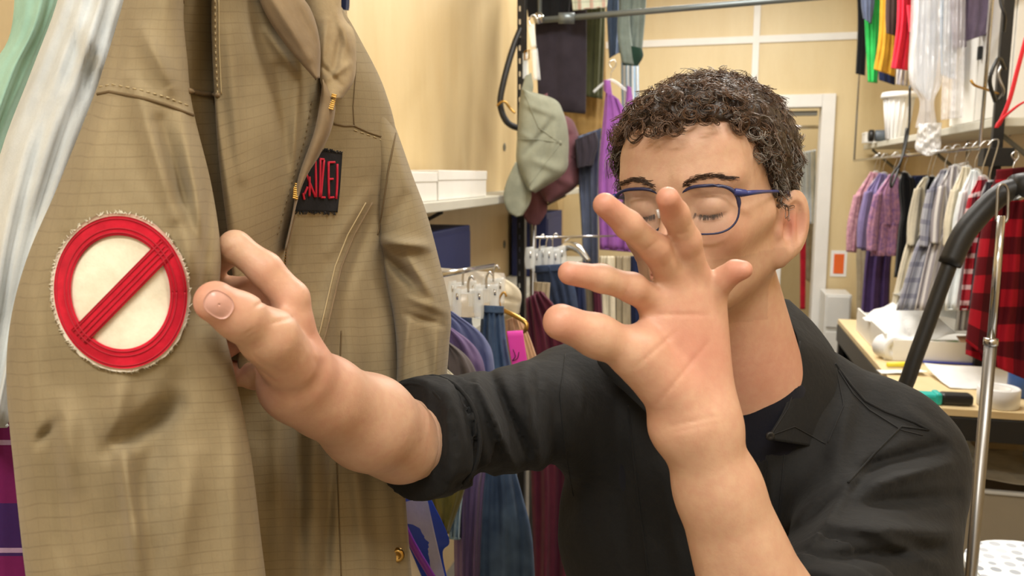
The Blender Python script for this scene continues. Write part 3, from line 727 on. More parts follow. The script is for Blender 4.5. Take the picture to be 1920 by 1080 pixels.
# ------------------------------------------------------------------ the man
A = lambda px, py, d: at(px, py, d)
Fh = np.array([-sin(YAW), cos(YAW), 0]); Rh = np.array([cos(YAW), sin(YAW), 0]); Zh = np.array([0, 0, 1.])
hc = A(1321, 368, .80); ha = radians(31)
X0 = Rh*cos(ha)-Fh*sin(ha); Y0 = Fh*cos(ha)+Rh*sin(ha)
HR = np.column_stack([X0, Y0, Zh])
HR = HR@np.array(Matrix.Rotation(radians(-3.0), 3, 'Y'))@np.array(Matrix.Rotation(radians(3), 3, 'X'))
toh = lambda P: (P-hc)@HR
frh = lambda q: np.asarray(q, float)@HR.T+hc
neck_b = A(1418, 770, .90)
nb_l = toh(neck_b[None])[0]
def f_head(P, ears=True):
    q = toh(P); s = q.copy(); s[:, 0] = np.abs(s[:, 0])
    d = ell_d(q, (0, .014, .028), (.0745, .094, .077))
    d = smin(d, ell_d(q, (0, -.032, -.018), (.061, .062, .080)), .03)
    d = smin(d, ell_d(q, (0, -.030, -.066), (.051, .052, .045)), .025)
    d = smin(d, ell_d(q, (0, .008, -.022), (.0685, .060, .060)), .02)
    d = smin(d, cap_d(s, (.053, .004, -.060), (.014, -.070, -.098), .016, .013), .022)    # jaw line to chin
    d = smin(d, ell_d(q, (0, -.079, -.100), (.021, .015, .015)), .018)
    d = smin(d, cap_d(s, (.040, -.067, -.028), (.060, -.030, -.016), .017, .012), .02)    # cheekbone
    d = smin(d, ell_d(q, (0, -.062, .044), (.05, .026, .034)), .045)                       # forehead
    d = smax(d, -ell_d(s, (.031, -.106, -.003), (.019, .017, .013)), .016)               # socket
    d = smin(d, cap_d(s, (.012, -.0885, .017), (.046, -.0745, .021), .0062, .0055), .018)   # brow
    d = smin(d, ell_d(s, (.031, -.0795, -.004), (.0150, .0125, .0118)), .005)             # lid over eyeball
    lid = np.abs(s[:, 2]+.0085+.0045*np.cos(np.clip((s[:, 0]-.031)/.014, -1.57, 1.57)))
    inl = np.exp(-((s[:, 0]-.031)/.0125)**4)*(s[:, 1] < -.07)
    d = d+.0016*np.exp(-(lid/.0011)**2)*inl
    fold = np.abs(s[:, 2]-(.0035+.003*np.cos(np.clip((s[:, 0]-.031)/.015, -1.57, 1.57)))); d = d+.0010*np.exp(-(fold/.0012)**2)*inl
    d = smin(d, cap_d(q, (0, -.088, .006), (0, -.1120, -.034), .0072, .0100), .012)       # nose
    d = smin(d, ell_d(s, (.0125, -.100, -.037), (.0075, .009, .0075)), .006)
    d = smax(d, -ell_d(s, (.0068, -.106, -.0455), (.0032, .005, .004)), .002)
    d = smin(d, ell_d(q, (0, -.088, -.066), (.026, .014, .018)), .014)                    # mouth mound
    d = smin(d, cap_d(s, (0, -.1005, -.0605), (.021, -.090, -.0655), .0042, .002), .004)
    d = smin(d, cap_d(s, (0, -.0985, -.0705), (.018, -.089, -.0675), .0055, .002), .004)
    d = d+.0020*np.exp(-(np.abs(s[:, 2]+.0658)/.0010)**2)*(s[:, 0] < .024)*(s[:, 1] < -.08)
    if not ears: return d
    # ear
    ca, sa = cos(radians(33)), sin(radians(33)); e = (s-np.array([.0765, .012, -.035]))/1.12
    ex = e[:, 0]*ca-e[:, 1]*sa; ey = e[:, 0]*sa+e[:, 1]*ca; ct, st = cos(radians(-10)), sin(radians(-10)); ez = e[:, 2]*ct-ey*st; ey = ey*ct+e[:, 2]*st
    E_ = np.stack([ex, ey, ez], -1)
    ear = ell_d(E_, (.002, .004, .004), (.0068, .0185, .0300)); ear = smin(ear, ell_d(E_, (.000, -.004, -.023), (.0058, .010, .0115)), .006)
    ear = smax(ear, -ell_d(E_, (.0095, .001, .003), (.0085, .0130, .0225)), .002)
    ear = smin(ear, cap_d(E_, (.0015, .002, .018), (.0030, .006, -.014), .0026, .0028), .004)      # antihelix
    ear = smin(ear, ell_d(E_, (.002, -.0125, -.004), (.004, .0035, .0065)), .003)                    # tragus
    ear = smax(ear, -ell_d(E_, (.0035, -.003, -.002), (.004, .0045, .008)), .002)
    d = smin(d, ear*1.12, .005)
    # neck
    nk = cap_d(q, (0, .020, -.065), nb_l, .056, .063)
    nk = smin(nk, cap_d(q, (.030, .005, -.05), nb_l+np.array([.0, -.045, 0.01]), .016, .012), .02)
    nk = smin(nk, ell_d(q, (0, -.030, -.125), (.014, .016, .02)), .02)
    return smin(d, nk, .022)

JR = dict(el=A(752, 828, .705), w=A(556, 712, .575)); JL = dict(el=A(1492, 1330, .60), w=A(1302, 792, .555))
SR = A(1085, 760, .96); SL = A(1662, 872, .915)
def chain(P, pts, k=.004, bulge=.0):
    d = None
    for (a, ra), (b, rb) in zip(pts[:-1], pts[1:]):
        c = cap_d(P, a, b, ra, rb); d = c if d is None else smin(d, c, k)
    return d
def finger(*j): return [(A(*p[:3]), p[3]*.92) for p in j]
def fing2(*j): return [(A(*p[:3]), p[3]*.86) for p in j]
HRf = [finger((545, 560, .555, .0135), (497, 505, .550, .0125), (441, 462, .548, .0112), (400, 498, .575, .0100), (380, 540, .60, .009)),
       finger((533, 592, .575, .0130), (480, 545, .575, .0120), (430, 545, .585, .0108), (392, 578, .605, .0095)),
       finger((520, 640, .592, .0125), (470, 620, .605, .0115), (432, 640, .615, .0105), (404, 668, .60, .0095)),
       finger((508, 690, .602, .0120), (478, 705, .622, .0108), (440, 700, .625, .0098), (415, 690, .612, .009))]
HRt = finger((548, 680, .548, .0190), (505, 632, .520, .0168), (452, 595, .498, .0148), (404, 566, .484, .0138))
HLf = [fing2((1226, 566, .548, .0125), (1186, 540, .532, .0112), (1128, 522, .520, .0102), (1068, 512, .508, .0088)),
       fing2((1262, 522, .548, .0125), (1228, 466, .528, .0112), (1178, 422, .512, .0102), (1134, 384, .500, .0088)),
       fing2((1302, 516, .553, .0120), (1287, 452, .535, .0110), (1266, 402, .520, .0100), (1252, 372, .505, .0086)),
       fing2((1336, 552, .562, .0110), (1358, 522, .552, .0092), (1378, 508, .545, .0082), (1394, 506, .540, .0072))]
HLt = finger((1268, 735, .545, .0200), (1198, 664, .535, .0165), (1120, 630, .522, .0140), (1052, 604, .510, .0128))
def f_hand(P, J, fing, th, side):
    el, w_ = J['el'], J['w']
    ax = w_-el; L = np.linalg.norm(ax); ax /= L
    mid = el+ax*L*.36
    view = (el+w_)/2-CAM; view /= np.linalg.norm(view)
    d = chain(P, [(el, .037), (mid, .0375 if side > 0 else .041), (el+ax*L*.78, .0290), (w_, .0250)], .012)
    # wrist widened across the palm
    acr = fing[0][0][0]-fing[3][0][0]; acr /= np.linalg.norm(acr)
    d = smin(d, cap_d(P, w_+acr*.006, w_-acr*.006, .0205, .0200), .02)
    d = smin(d, cap_d(P, w_-ax*.012-acr*.014-view*.009, w_-ax*.010-acr*.014-view*.008, .010, .010), .016)   # ulna bump
    for i, f in enumerate(fing):
        d = smin(d, cap_d(P, w_+acr*(.012-.008*i), f[0][0], .018, f[0][1]), .012)
    for f in fing:
        d2 = chain(P, f, .0045)
        d = smin(d, d2, .0045)
    t = chain(P, th, .009)
    tt = smin(t, cap_d(P, w_, th[1][0], .018, th[1][1]), .012)
    d = smin(d, tt, .006)
    # web between thumb and index
    d = smin(d, cap_d(P, th[0][0]*.4+fing[0][0][0]*.6, th[1][0]*.55+fing[0][0][0]*.45, .008, .0055), .010)
    x, y, _ = project(P)
    cr = HCR if side > 0 else HCL
    return d-.55*ridge(x, y, cr)
HCR = [(477, 577, 500, 560, 3, -.0022), (508, 607, 549, 595, 3, -.0018), (467, 677, 520, 719, 4, -.0014), (478, 668, 528, 706, 3, -.0010), (452, 632, 484, 612, 2.5, -.0010), (458, 638, 489, 619, 2.5, -.0008), (415, 484, 438, 462, 3, -.0014), (578, 632, 594, 690, 5, -.0010), (500, 560, 540, 600, 8, -.0012), (585, 660, 612, 672, 10, .0012)]
HCL = [(1190, 690, 1270, 620, 3.5, -.0014), (1230, 760, 1330, 640, 4, -.0012), (1215, 590, 1330, 590, 3.5, -.0012), (1170, 560, 1182, 522, 2.5, -.0009), (1208, 470, 1236, 450, 2.5, -.0009), (1262, 440, 1290, 436, 2.5, -.0009), (1255, 800, 1350, 780, 4, -.0012), (1258, 812, 1350, 792, 3, -.0008), (1130, 655, 1140, 608, 3, -.0008)]
def redness(V, spots):
    r = np.zeros(len(V))
    for c, s, a in spots: r = np.maximum(r, a*np.exp(-(np.linalg.norm(V-c, axis=1)/s)**2))
    return r
def f_trunk(P, g=0.0):
    up = neck_b
    chest = A(1360, 1000, .99); bel = chest+np.array([0, 0, -.22]); pel = chest+np.array([0, 0, -.40])
    acr = (SL-SR)/np.linalg.norm(SL-SR); fwd = np.cross(Zh, acr); fwd /= np.linalg.norm(fwd)
    Rm = np.column_stack([acr, fwd, np.cross(acr, fwd)])
    d = ell_d(P, chest, (.185+g*1.8, .110+g, .19+g), Rm)
    d = smin(d, ell_d(P, bel, (.160+g*3.2, .108+g, .19+g), Rm), .06)
    d = smin(d, ell_d(P, pel, (.160+g*3, .110+g, .12+g), Rm), .06)
    d = smin(d, cap_d(P, SR, SL, .052+g, .052+g), .06)
    d = smin(d, cap_d(P, neck_b+np.array([0, 0, -.015])+Fh*.01, SR*.45+neck_b*.55-np.array([0, 0, .05]), .048+g, .05+g), .05)
    d = smin(d, cap_d(P, A(1500, 735, .95), A(1610, 800, .935), .050+g, .046+g), .04)
    d = smin(d, cap_d(P, neck_b+np.array([0, 0, -.015])+Fh*.01, SL*.45+neck_b*.55-np.array([0, 0, .05]), .048+g, .05+g), .05)
    return d, chest, pel, acr
def f_body(P):
    d, chest, pel, acr = f_trunk(P)
    d = smin(d, cap_d(P, SR, JR['el'], .048, .036), .03); d = smin(d, cap_d(P, SL, JL['el'], .048, .036), .03)
    d = smin(d, cap_d(P, neck_b, neck_b+(hc-neck_b)*.3, .058, .054), .03)
    for s in (-1, 1):
        hip = pel+acr*s*.085-np.array([0, 0, .05]); kn = np.array([hip[0], hip[1]-.03, hip[2]*.52]); an_ = np.array([hip[0], hip[1]+.03, .08])
        d = smin(d, cap_d(P, hip, kn, .075, .055), .03); d = smin(d, cap_d(P, kn, an_, .052, .035), .03)
    return d
man = thing('person', 'curly haired man in glasses and black shirt, holding the khaki sleeve, other hand raised', 'person', (A(1385, 1000, 1.0)[0], A(1385, 1000, 1.0)[1], 0))
m, nt, bs = newmat('skin'); M['skin'] = m
ob = N(nt, 'ShaderNodeTexCoord').outputs['Object']; atn = N(nt, 'ShaderNodeAttribute', attribute_name='tint'); sp = N(nt, 'ShaderNodeSeparateColor'); nt.links.new(atn.outputs[0], sp.inputs[0])
base = mixcol(nt, ramp(nt, noise_node(nt, ob, 26, 5), .3, .7), srgb(198, 157, 129), srgb(214, 178, 150))
base = mixcol(nt, ramp(nt, noise_node(nt, ob, 140, 3), .35, .75), base, mixcol(nt, .5, base, srgb(198, 146, 126)))
c1 = mixcol(nt, sp.outputs[0], base, srgb(204, 126, 112)); c2 = mixcol(nt, sp.outputs[1], c1, srgb(96, 66, 50))
nt.links.new(c2, bs.inputs['Base Color']); bs.inputs['Roughness'].default_value = .46; bs.inputs['Specular IOR Level'].default_value = .4
bs.inputs['Subsurface Weight'].default_value = .12; bs.inputs['Subsurface Radius'].default_value = (.012, .005, .003); bs.inputs['Subsurface Scale'].default_value = 1.0
b1 = bump(nt, bs, noise_node(nt, ob, 700, 2), .10, .001); bump(nt, bs, noise_node(nt, ob, 90, 3), .12, .003, b1)
parts = []; tints = []
V, F = surface(f_head, hc-np.array([.16, .16, .32]), hc+np.array([.16, .16, .16]), .0016)
q = toh(V); s = q.copy(); s[:, 0] = np.abs(s[:, 0])
red = redness(s, [(np.array([.087, .006, -.030]), .015, .9), (np.array([0, -.115, -.036]), .016, .4), (np.array([.045, -.075, -.035]), .022, .28), (np.array([0, -.1, -.066]), .018, .75*0+.35)])  # first spot: darker red painted in the ear hollow in place of shading
red = np.maximum(red, .35*np.exp(-((q[:, 2]+.18)/.05)**2))
lips = np.exp(-(np.abs(s[:, 2]+.066)/.007)**4)*(s[:, 0] < .025)*(s[:, 1] < -.085)
red = np.maximum(red, lips*.6)
stub = .13*((s[:, 2] < -.052) & (s[:, 2] > -.125) & (s[:, 1] < .01))*(1-lips)
lidl = np.abs(s[:, 2]+.0085+.0045*np.cos(np.clip((s[:, 0]-.031)/.014, -1.57, 1.57)))
dark = np.maximum(stub, .85*np.exp(-(lidl/.0014)**2)*np.exp(-((s[:, 0]-.031)/.0125)**4)*(s[:, 1] < -.07))
dark = np.maximum(dark, .14*np.exp(-(((s[:, 0]-.031)/.02)**2+((s[:, 2]+.004)/.013)**2))*(s[:, 1] < -.06))
parts.append((V, F)); tints.append(np.column_stack([red, dark, dark*0]))
for J, fg, th, sd in ((JR, HRf, HRt, 1), (JL, HLf, HLt, -1)):
    pts = np.array([p for f in fg+[th] for p, _ in f]+[J['el'], J['w']])
    V, F = surface(lambda P: f_hand(P, J, fg, th, sd), pts.min(0)-.05, pts.max(0)+.05, .0014)
    dw = np.clip(np.linalg.norm(V-J['w'], axis=1)/.09, 0, 1)
    el_side = ((V-J['w'])@(J['el']-J['w'])) > 0
    spots = [(f[-1][0], .018, .55) for f in fg+[th]]+[(f[j][0], .013, .35) for f in fg for j in (0, 1)]+[((fg[1][0][0]+J['w'])/2, .04, .55)]
    red = redness(V, spots); parts.append((V, F)); tints.append(np.column_stack([red, red*0, red*0]))
V, F = surface(f_body, (-1.0, .2, .02), (1.3, 1.5, 1.75), .008)
parts.append((V, F)); tints.append(np.zeros((len(V), 3)))
V, F = merge(parts)
body = mesh_np('body', V, F, M['skin'], man, attr=np.vstack(tints))
# thumb nail
bvb = bvh_of(body)
an = np.linspace(0, 2*pi, 25); R_ = np.linspace(.001, 1, 7); A2, R2 = np.meshgrid(an, R_, indexing='ij')
tx, ty = 410, 571; ca, sa = cos(radians(33)), sin(radians(33)); ux, uy = 29*np.sign(np.cos(A2))*np.abs(np.cos(A2))**.8*R2, 24*np.sign(np.sin(A2))*np.abs(np.sin(A2))**.8*R2
M['nail'] = plain('fingernail', srgb(206, 158, 144), .28, var=.04, bmp=0)
drape_grid('fingernail', tx+ux*ca-uy*sa, ty+ux*sa+uy*ca, bvb, -.0004, .0010, M['nail'], body, wrap=True)

# ------------------------------------------------------------------ shirt
def prj(P): x, y, d = project(P); return x, y
sf = [(1610, 880, 1770, 835, 12, -.009), (1630, 910, 1780, 870, 12, .008), (1590, 950, 1790, 930, 15, -.009), (1560, 985, 1780, 1000, 16, .010), (1530, 1050, 1760, 1030, 12, -.009), (1480, 1010, 1640, 880, 16, -.009), (1620, 870, 1520, 1020, 12, .008), (1600, 720, 1560, 900, 18, .004),
      (860, 720, 905, 900, 9, -.007), (895, 715, 965, 880, 8, .009), (920, 705, 990, 850, 11, -.009), (985, 690, 1010, 880, 12, .007), (1010, 690, 1000, 840, 9, -.006), (1030, 700, 1040, 900, 14, -.005), (840, 730, 842, 900, 8, .004), (1070, 720, 1090, 1000, 20, .004), (1150, 720, 1180, 1060, 18, -.005),
      (1010, 960, 1040, 1080, 14, .004), (1240, 880, 1280, 1080, 14, .004), (1450, 860, 1440, 1070, 12, .004), (940, 880, 840, 910, 8, -.004), (1690, 760, 1780, 830, 10, .003), (1640, 1000, 1760, 1060, 10, .005), (800, 720, 810, 900, 6, .003)]
cutR_n = (JR['el']-SR); cutR_n /= np.linalg.norm(cutR_n); cutR = SR+(JR['el']-SR)*.955
cutL_n = (JL['el']-SL); cutL_n /= np.linalg.norm(cutL_n); cutL = SL+(JL['el']-SL)*.80
def tube_sleeve(P, S, E, n_, c_, ra, rb, g):
    d = cap_d(P, S, E, ra, rb)
    tt = (P-c_)@n_
    # rolled cuff: two proud bands
    d = d-.004*(tt > -.055)*(tt < 0)-.003*(tt > -.028)
    return smax(d, tt, .004)
def f_shirt(P):
    x, y = prj(P)
    d, chest, pel, acr = f_trunk(P, .012)
    a1 = tube_sleeve(P, SR, JR['el'], cutR_n, cutR, .064, .047, 0)
    a2 = tube_sleeve(P, SL, JL['el'], cutL_n, cutL, .070, .055, 0)
    d = smin(d, a1, .045); d = smin(d, a2, .05); d = smin(d, smax(cap_d(P, SL, A(1650, 1230, .74), .072, .070), (P-cutL)@cutL_n, .01), .04)
    d = smax(d, (pel[2]-.06)-P[:, 2], .01)
    # neck opening and front vee
    nk = cap_d(P, neck_b+np.array([0, 0, -.012]), hc, .066, .070)
    d = smax(d, -nk, .006)
    yy = np.array([640, 700, 740, 822, 900, 950, 1200.]); xr = np.interp(y, yy, [1500, 1500, 1478, 1438, 1405, 1385, 1380]); xl = np.interp(y, yy, [1200, 1240, 1262, 1310, 1350, 1375, 1378])
    cv_ = np.maximum(x-xr, xl-x)*.0006; fr = (P-A(1400, 800, .93))@Fv
    d = smax(d, -smax(cv_, fr, .01), .003)
    f = ridge(x, y, sf)+.0012*snoise(x, y, 41, 4, .025)
    return d-f*1.3
m, nt, bs = newmat('black_shirt_cloth'); M['shirt'] = m
ob = N(nt, 'ShaderNodeTexCoord').outputs['Object']; n2 = noise_node(nt, ob, 700, 2)
nt.links.new(mixcol(nt, n2, srgb(20, 20, 20), srgb(34, 34, 34)), bs.inputs['Base Color']); bs.inputs['Roughness'].default_value = .8; bs.inputs['Sheen Weight'].default_value = .03; bs.inputs['Specular IOR Level'].default_value = .22
b1 = bump(nt, bs, noise_node(nt, ob, 22, 4), .22, .012); bump(nt, bs, n2, .12, .0005, b1)
M['stitch'] = plain('black_stitch', srgb(20, 20, 21), .8); M['tee'] = fabric('navy_black_tee', srgb(22, 22, 32), c2=srgb(16, 16, 24))
V, F = surface(f_shirt, (-1.0, .2, .4), (1.3, 1.5, 1.75), .0036)
shirt = mesh_np('shirt', V, F, M['shirt'], man)
bs_ = bvh_of(shirt)
def sub(o): return o
# trousers + shoes (below the frame)
def f_tr(P):
    d, chest, pel, acr = f_trunk(P); top = smax(ell_d(P, pel, (.172, .122, .13)), P[:, 2]-(pel[2]+.0), .01); d = top
    for s in (-1, 1):
        hip = pel+acr*s*.085-np.array([0, 0, .05]); kn = np.array([hip[0], hip[1]-.03, hip[2]*.52]); an_ = np.array([hip[0], hip[1]+.03, .03])
        d = smin(d, cap_d(P, hip, kn, .088, .066), .03); d = smin(d, cap_d(P, kn, an_, .064, .056), .03)
    return smax(d, .035-P[:, 2], .005)
V, F = surface(f_tr, (-.6, .4, 0), (.9, 1.6, 1.3), .009); mesh_np('trousers', V, F, fabric('dark_trouser_cloth', srgb(34, 36, 44)), man)
pel_ = A(1385, 1000, .99)+np.array([0, 0, -.40]); ac_ = (SL-SR)/np.linalg.norm(SL-SR); fw_ = np.cross(Zh, ac_); fw_[2] = 0; fw_ /= np.linalg.norm(fw_)
for s in (-1, 1):
    b_ = np.array([*(pel_+ac_*s*.085)[:2], .035]); V, F = surface(lambda P: smax(cap_d(P, b_+fw_*.06, b_-fw_*.14+np.array([0, 0, -.0]), .042, .036), .002-P[:, 2], .004), b_-.25, b_+.25, .007)
    mesh_np('shoe', V, F, M['blackp'], man)
# tee visible in the neck opening
teeL = [(1300, 762), (1290, 830), (1300, 920), (1340, 1010)]; teeR = [(1500, 706), (1500, 800), (1460, 900), (1400, 1010)]
def f_tee(P):
    d, chest, pel, acr = f_trunk(P, .006); x, y = prj(P)
    line = 744-(x-1360)*.20+((x-1420)/60)**2*3
    d = smin(d, cap_d(P, neck_b+np.array([0, 0, -.02]), neck_b+(hc-neck_b)*.10, .066, .064), .02)
    return smax(d, (line-y)*.0006, .002)
V, F = surface(f_tee, np.minimum(neck_b, A(1385, 1000, .9))-np.array([.2, .2, .18]), neck_b+np.array([.2, .2, .10]), .003)
mesh_np('tee_shirt', V, F, M['tee'], man)
teec = bvh_of(bpy.data.objects['tee_shirt'])
drape_tube('neckband', [(1350, 752), (1380, 746), (1420, 738), (1450, 731), (1480, 722)], .0022, teec, M['tee'], bpy.data.objects['tee_shirt'], off=.0005)

# shirt collar, placket, seams
cl = panel('collar', [(1452, 556), (1474, 590), (1496, 640), (1492, 700), (1468, 770), (1436, 824)], [(1480, 562), (1530, 610), (1572, 672), (1590, 740), (1580, 800), (1556, 842)], [.93, .90, .865, .845, .825, .812], [.95, .94, .92, .90, .88, .86], M['shirt'], shirt, bulge=.010, back=.008, nu=30, nv=44, seed=31, noise=.0008,
    folds=[(1500, 640, 1470, 790, 8, -.003)])
panel('collar_stand', [(1448, 562), (1468, 600), (1488, 650), (1484, 700), (1466, 760)], [(1462, 560), (1486, 592), (1504, 645), (1502, 700), (1484, 765)], [.955, .925, .89, .87, .85], [.945, .915, .88, .86, .84], M['shirt'], shirt, bulge=.003, back=.006, nu=10, nv=30, seed=32)
panel('collar', [(1120, 664), (1122, 684), (1150, 716), (1168, 732)], [(1300, 664), (1290, 700), (1262, 760), (1240, 800)], [.885, .875, .865, .86], [.85, .83, .82, .815], M['shirt'], shirt, bulge=.006, back=.010, nu=24, nv=24, seed=33)
bcl = bvh_of(cl, shirt)
for pts, r, kk in (([(1500, 640), (1498, 700), (1478, 765), (1444, 818)], .0007, 'stitch'), ([(1446, 816), (1490, 800), (1548, 832)], .0006, 'stitch'), ([(1568, 690), (1582, 760), (1552, 830)], .0006, 'stitch'),
                 ([(1566, 682), (1596, 722), (1622, 752), (1660, 772), (1715, 792), (1742, 806)], .0016, 'shirt'), ([(1572, 694), (1600, 738), (1630, 768), (1690, 806), (1730, 816)], .0009, 'stitch'),
                 ([(1742, 806), (1690, 800), (1640, 850), (1590, 905)], .0012, 'shirt'), ([(1440, 826), (1434, 900), (1420, 1000), (1414, 1078)], .0012, 'shirt'), ([(1472, 840), (1462, 950), (1450, 1078)], .0006, 'stitch'),
                 ([(1060, 664), (1050, 740), (1062, 860), (1075, 930)], .0009, 'shirt'), ([(1178, 760), (1188, 860), (1206, 1000), (1215, 1078)], .0010, 'shirt')):
    drape_tube('seam', pts, r, bcl, M[kk], shirt, off=.0006)
q_, d_ = cast(bcl, 1444, 818, .002)
if q_ is not None: lathe('shirt_button', [(0, .001), (.002, .0014), (.004, .0016), (.0046, .001), (.0046, -.001)], q_, M['blackp'], shirt, rot=(pi/2, 0, YAW), n=14)
# cuff rims
for c_, n__, r_ in ((cutR, cutR_n, .050), (cutR-cutR_n*.028, cutR_n, .054)):
    a_ = np.cross(n__, Zh); a_ /= np.linalg.norm(a_); b_ = np.cross(n__, a_); th = np.linspace(0, 2*pi, 40)
    V, F, cc = tubes((c_-n__*.002+r_*(a_*np.cos(th)[:, None]+b_*np.sin(th)[:, None]))[None], .0022, 6); mesh_np('cuff_edge', V, F, M['shirt'], shirt)

# ------------------------------------------------------------------ hair
def capell(q, c, r): return ell_d(q, c, r)
m, nt, bs = newmat('dark_curly_hair'); M['hair'] = m
atn = N(nt, 'ShaderNodeAttribute', attribute_name='tint'); nt.links.new(atn.outputs[0], bs.inputs['Base Color']); bs.inputs['Roughness'].default_value = .42; bs.inputs['Specular IOR Level'].default_value = .5
def hair_ok(q):
    s0 = np.abs(q[:, 0]); y, z = q[:, 1], q[:, 2]
    line = np.where(y < -.035, .066-.10*np.maximum(0, s0-.040)-.5*np.maximum(0, s0-.052), 0)
    front = (y < -.030)
    side_lim = np.interp(y, [-.075, -.055, -.040, -.028, -.012, .0, .012, .035, .05, .12], [.066, .052, .030, .006, -.012, .012, .018, .0, -.040, -.075])
    okf = z > np.where(s0 < .050, .064-.0*s0, side_lim)
    return np.where(front & (s0 < .050), z > .064, z > side_lim)
# sample scalp through random directions
n_try = 26000
dv = RNG.normal(size=(n_try, 3)); dv /= np.linalg.norm(dv, axis=1)[:, None]
q = dv*np.array([.0745, .094, .077])+np.array([0, .014, .028])
for _ in range(8):   # slide on to the head surface
    P_ = frh(q); e = 1e-3; f0 = f_head(P_, False); gr = np.stack([(f_head(P_+np.eye(3)[k]*e, False)-f0)/e for k in range(3)], -1)
    P_ = P_-gr*f0[:, None]*.9; q = toh(P_)
nrm = gr@HR; nrm /= np.linalg.norm(nrm, axis=1)[:, None]+1e-9
ok = hair_ok(q) & (np.abs(f0) < .004); q = q[ok]; nrm = nrm[ok]
nl = min(len(q), 2300); q = q[:nl]; nrm = nrm[:nl]
topness = np.clip((q[:, 2]-.01)/.07, 0, 1)
ln = .015+.012*topness+RNG.uniform(-.004, .008, nl)
ln *= np.where(np.abs(q[:, 0]) > .055, .95, 1)
dirn = nrm+RNG.normal(0, .38, (nl, 3)); dirn[:, 2] += .10*topness; dirn[:, 1] -= .25*(q[:, 1] < 0)*topness
dirn /= np.linalg.norm(dirn, axis=1)[:, None]
K = 15; tt = np.linspace(0, 1, K)
P_all = []; C_all = []
st = 5
r_h0 = RNG.uniform(.0036, .0082, nl)*np.where(topness > .3, 1, .55); ph0 = RNG.uniform(0, 2*pi, nl)[:, None]; turns0 = RNG.uniform(.9, 1.7, nl)[:, None]*RNG.choice([-1, 1], nl)[:, None]; ra0 = RNG.normal(size=(nl, 3))
tone0 = RNG.uniform(.5, 1.45, (nl, 1))
for k in range(st):
    r_h = r_h0*RNG.uniform(.85, 1.15, nl); ph = ph0+RNG.normal(0, .16, (nl, 1)); turns = turns0*RNG.uniform(.94, 1.06, (nl, 1))
    a_ = np.cross(dirn, ra0); a_ /= np.linalg.norm(a_, axis=1)[:, None]; b_ = np.cross(dirn, a_)
    an_ = ph+turns*2*pi*tt[None]; grow = np.minimum(1, tt*2.2)[None]*r_h[:, None]
    root = q+RNG.normal(0, .0012, (nl, 3))-nrm*.002
    cen = root[:, None]+dirn[:, None]*(ln[:, None]*(tt[None]-.18*tt[None]**2))[..., None]
    cen[..., 2] -= .008*(tt**2)[None]*(1-topness[:, None]*.4)
    Pq = cen+a_[:, None]*(np.cos(an_)*grow)[..., None]+b_[:, None]*(np.sin(an_)*grow)[..., None]
    Pw = Pq@HR.T+hc; P_all.append(Pw)
    gray = (np.abs(q[:, 0]) > .052)*(q[:, 2] < .055)*.42+.06; g_ = (RNG.uniform(0, 1, nl) < gray)
    base_ = np.array(srgb(92, 68, 50))[None]*tone0; base_[g_] = np.array(srgb(150, 144, 136))*RNG.uniform(.5, 1.1, (g_.sum(), 1)); C_all.append(base_)
Pw = np.concatenate(P_all); Cc = np.concatenate(C_all)
rad = (.00050*(1-.55*tt))[None]*RNG.uniform(.8, 1.3, (len(Pw), 1))
V, F, c_ = tubes(Pw, rad, 3)
tag(mesh_np('hair', V, [F], M['hair'], man, attr=np.repeat(Cc, K*3, axis=0)), kind='stuff')
# soft under layer so no skin shows between the curls
def f_cap(P):
    q = toh(P); d = f_head(P, False); s0 = np.abs(q[:, 0]); y, z = q[:, 1], q[:, 2]
    side_lim = np.interp(y, [-.075, -.055, -.040, -.028, -.012, .0, .012, .035, .05, .12], [.070, .058, .036, .012, -.004, .018, .024, .006, -.034, -.068])
    lim = np.where((y < -.030) & (s0 < .050), .070, side_lim)
    th_ = .003+.011*np.clip((z-lim)/.030, 0, 1)
    th_ = th_+.0022*np.sin(q[:, 0]*520+2*np.sin(z*310))*np.sin(y*480+1.5*np.sin(q[:, 0]*300))
    return smax(d-th_, (lim-z)*.7, .003)
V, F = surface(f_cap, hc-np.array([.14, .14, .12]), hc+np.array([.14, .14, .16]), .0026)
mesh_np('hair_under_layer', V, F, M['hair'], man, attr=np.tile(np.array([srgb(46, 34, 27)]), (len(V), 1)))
# eyebrows and lashes
br = []
for sgn in (-1, 1):
    for i in range(190):
        t_ = RNG.uniform(0, 1); x = .012+.040*t_; z = .0165+.007*sin(pi*min(1, t_*1.15)*.8)+RNG.normal(0, .0016)*(1-.5*t_)
        br.append((sgn*x, z, sgn*(.0055), RNG.uniform(-.0005, .0035)*(1-t_*1.6), .00025))
    for i in range(40):
        t_ = RNG.uniform(-1, 1); br.append((sgn*(.031+.012*t_), -.0115-.0030*cos(t_*1.4)+.003, sgn*.0012*t_, -.0045, .00022))
paths = []; rr_ = []
bvh_h = bvb; toW = lambda v: Vector(frh(np.array(v)[None])[0])
for x, z, dx, dz, r in br:
    o1 = toW((x, -.2, z)); d1 = (toW((x, 0, z))-o1).normalized(); h = bvh_h.ray_cast(o1, d1)
    o2 = toW((x+dx, -.2, z+dz)); h2 = bvh_h.ray_cast(o2, (toW((x+dx, 0, z+dz))-o2).normalized())
    if h[0] is None or h2[0] is None: continue
    qa = toh(np.array(h[0])[None])[0]; qb = toh(np.array(h2[0])[None])[0]
    if qa[1] > -.05 or qb[1] > -.05 or qa[1] < -.12: continue
    ext = .0018 if r > .00025 else .004
    paths.append([frh(qa[None])[0], frh(((qa+qb)/2+[0, -.0008, 0])[None])[0], frh((qb+[0, -ext*.6, 0])[None])[0]]); rr_.append([r, r, r*.5])
V, F, c_ = tubes(np.array(paths), np.array(rr_), 3)
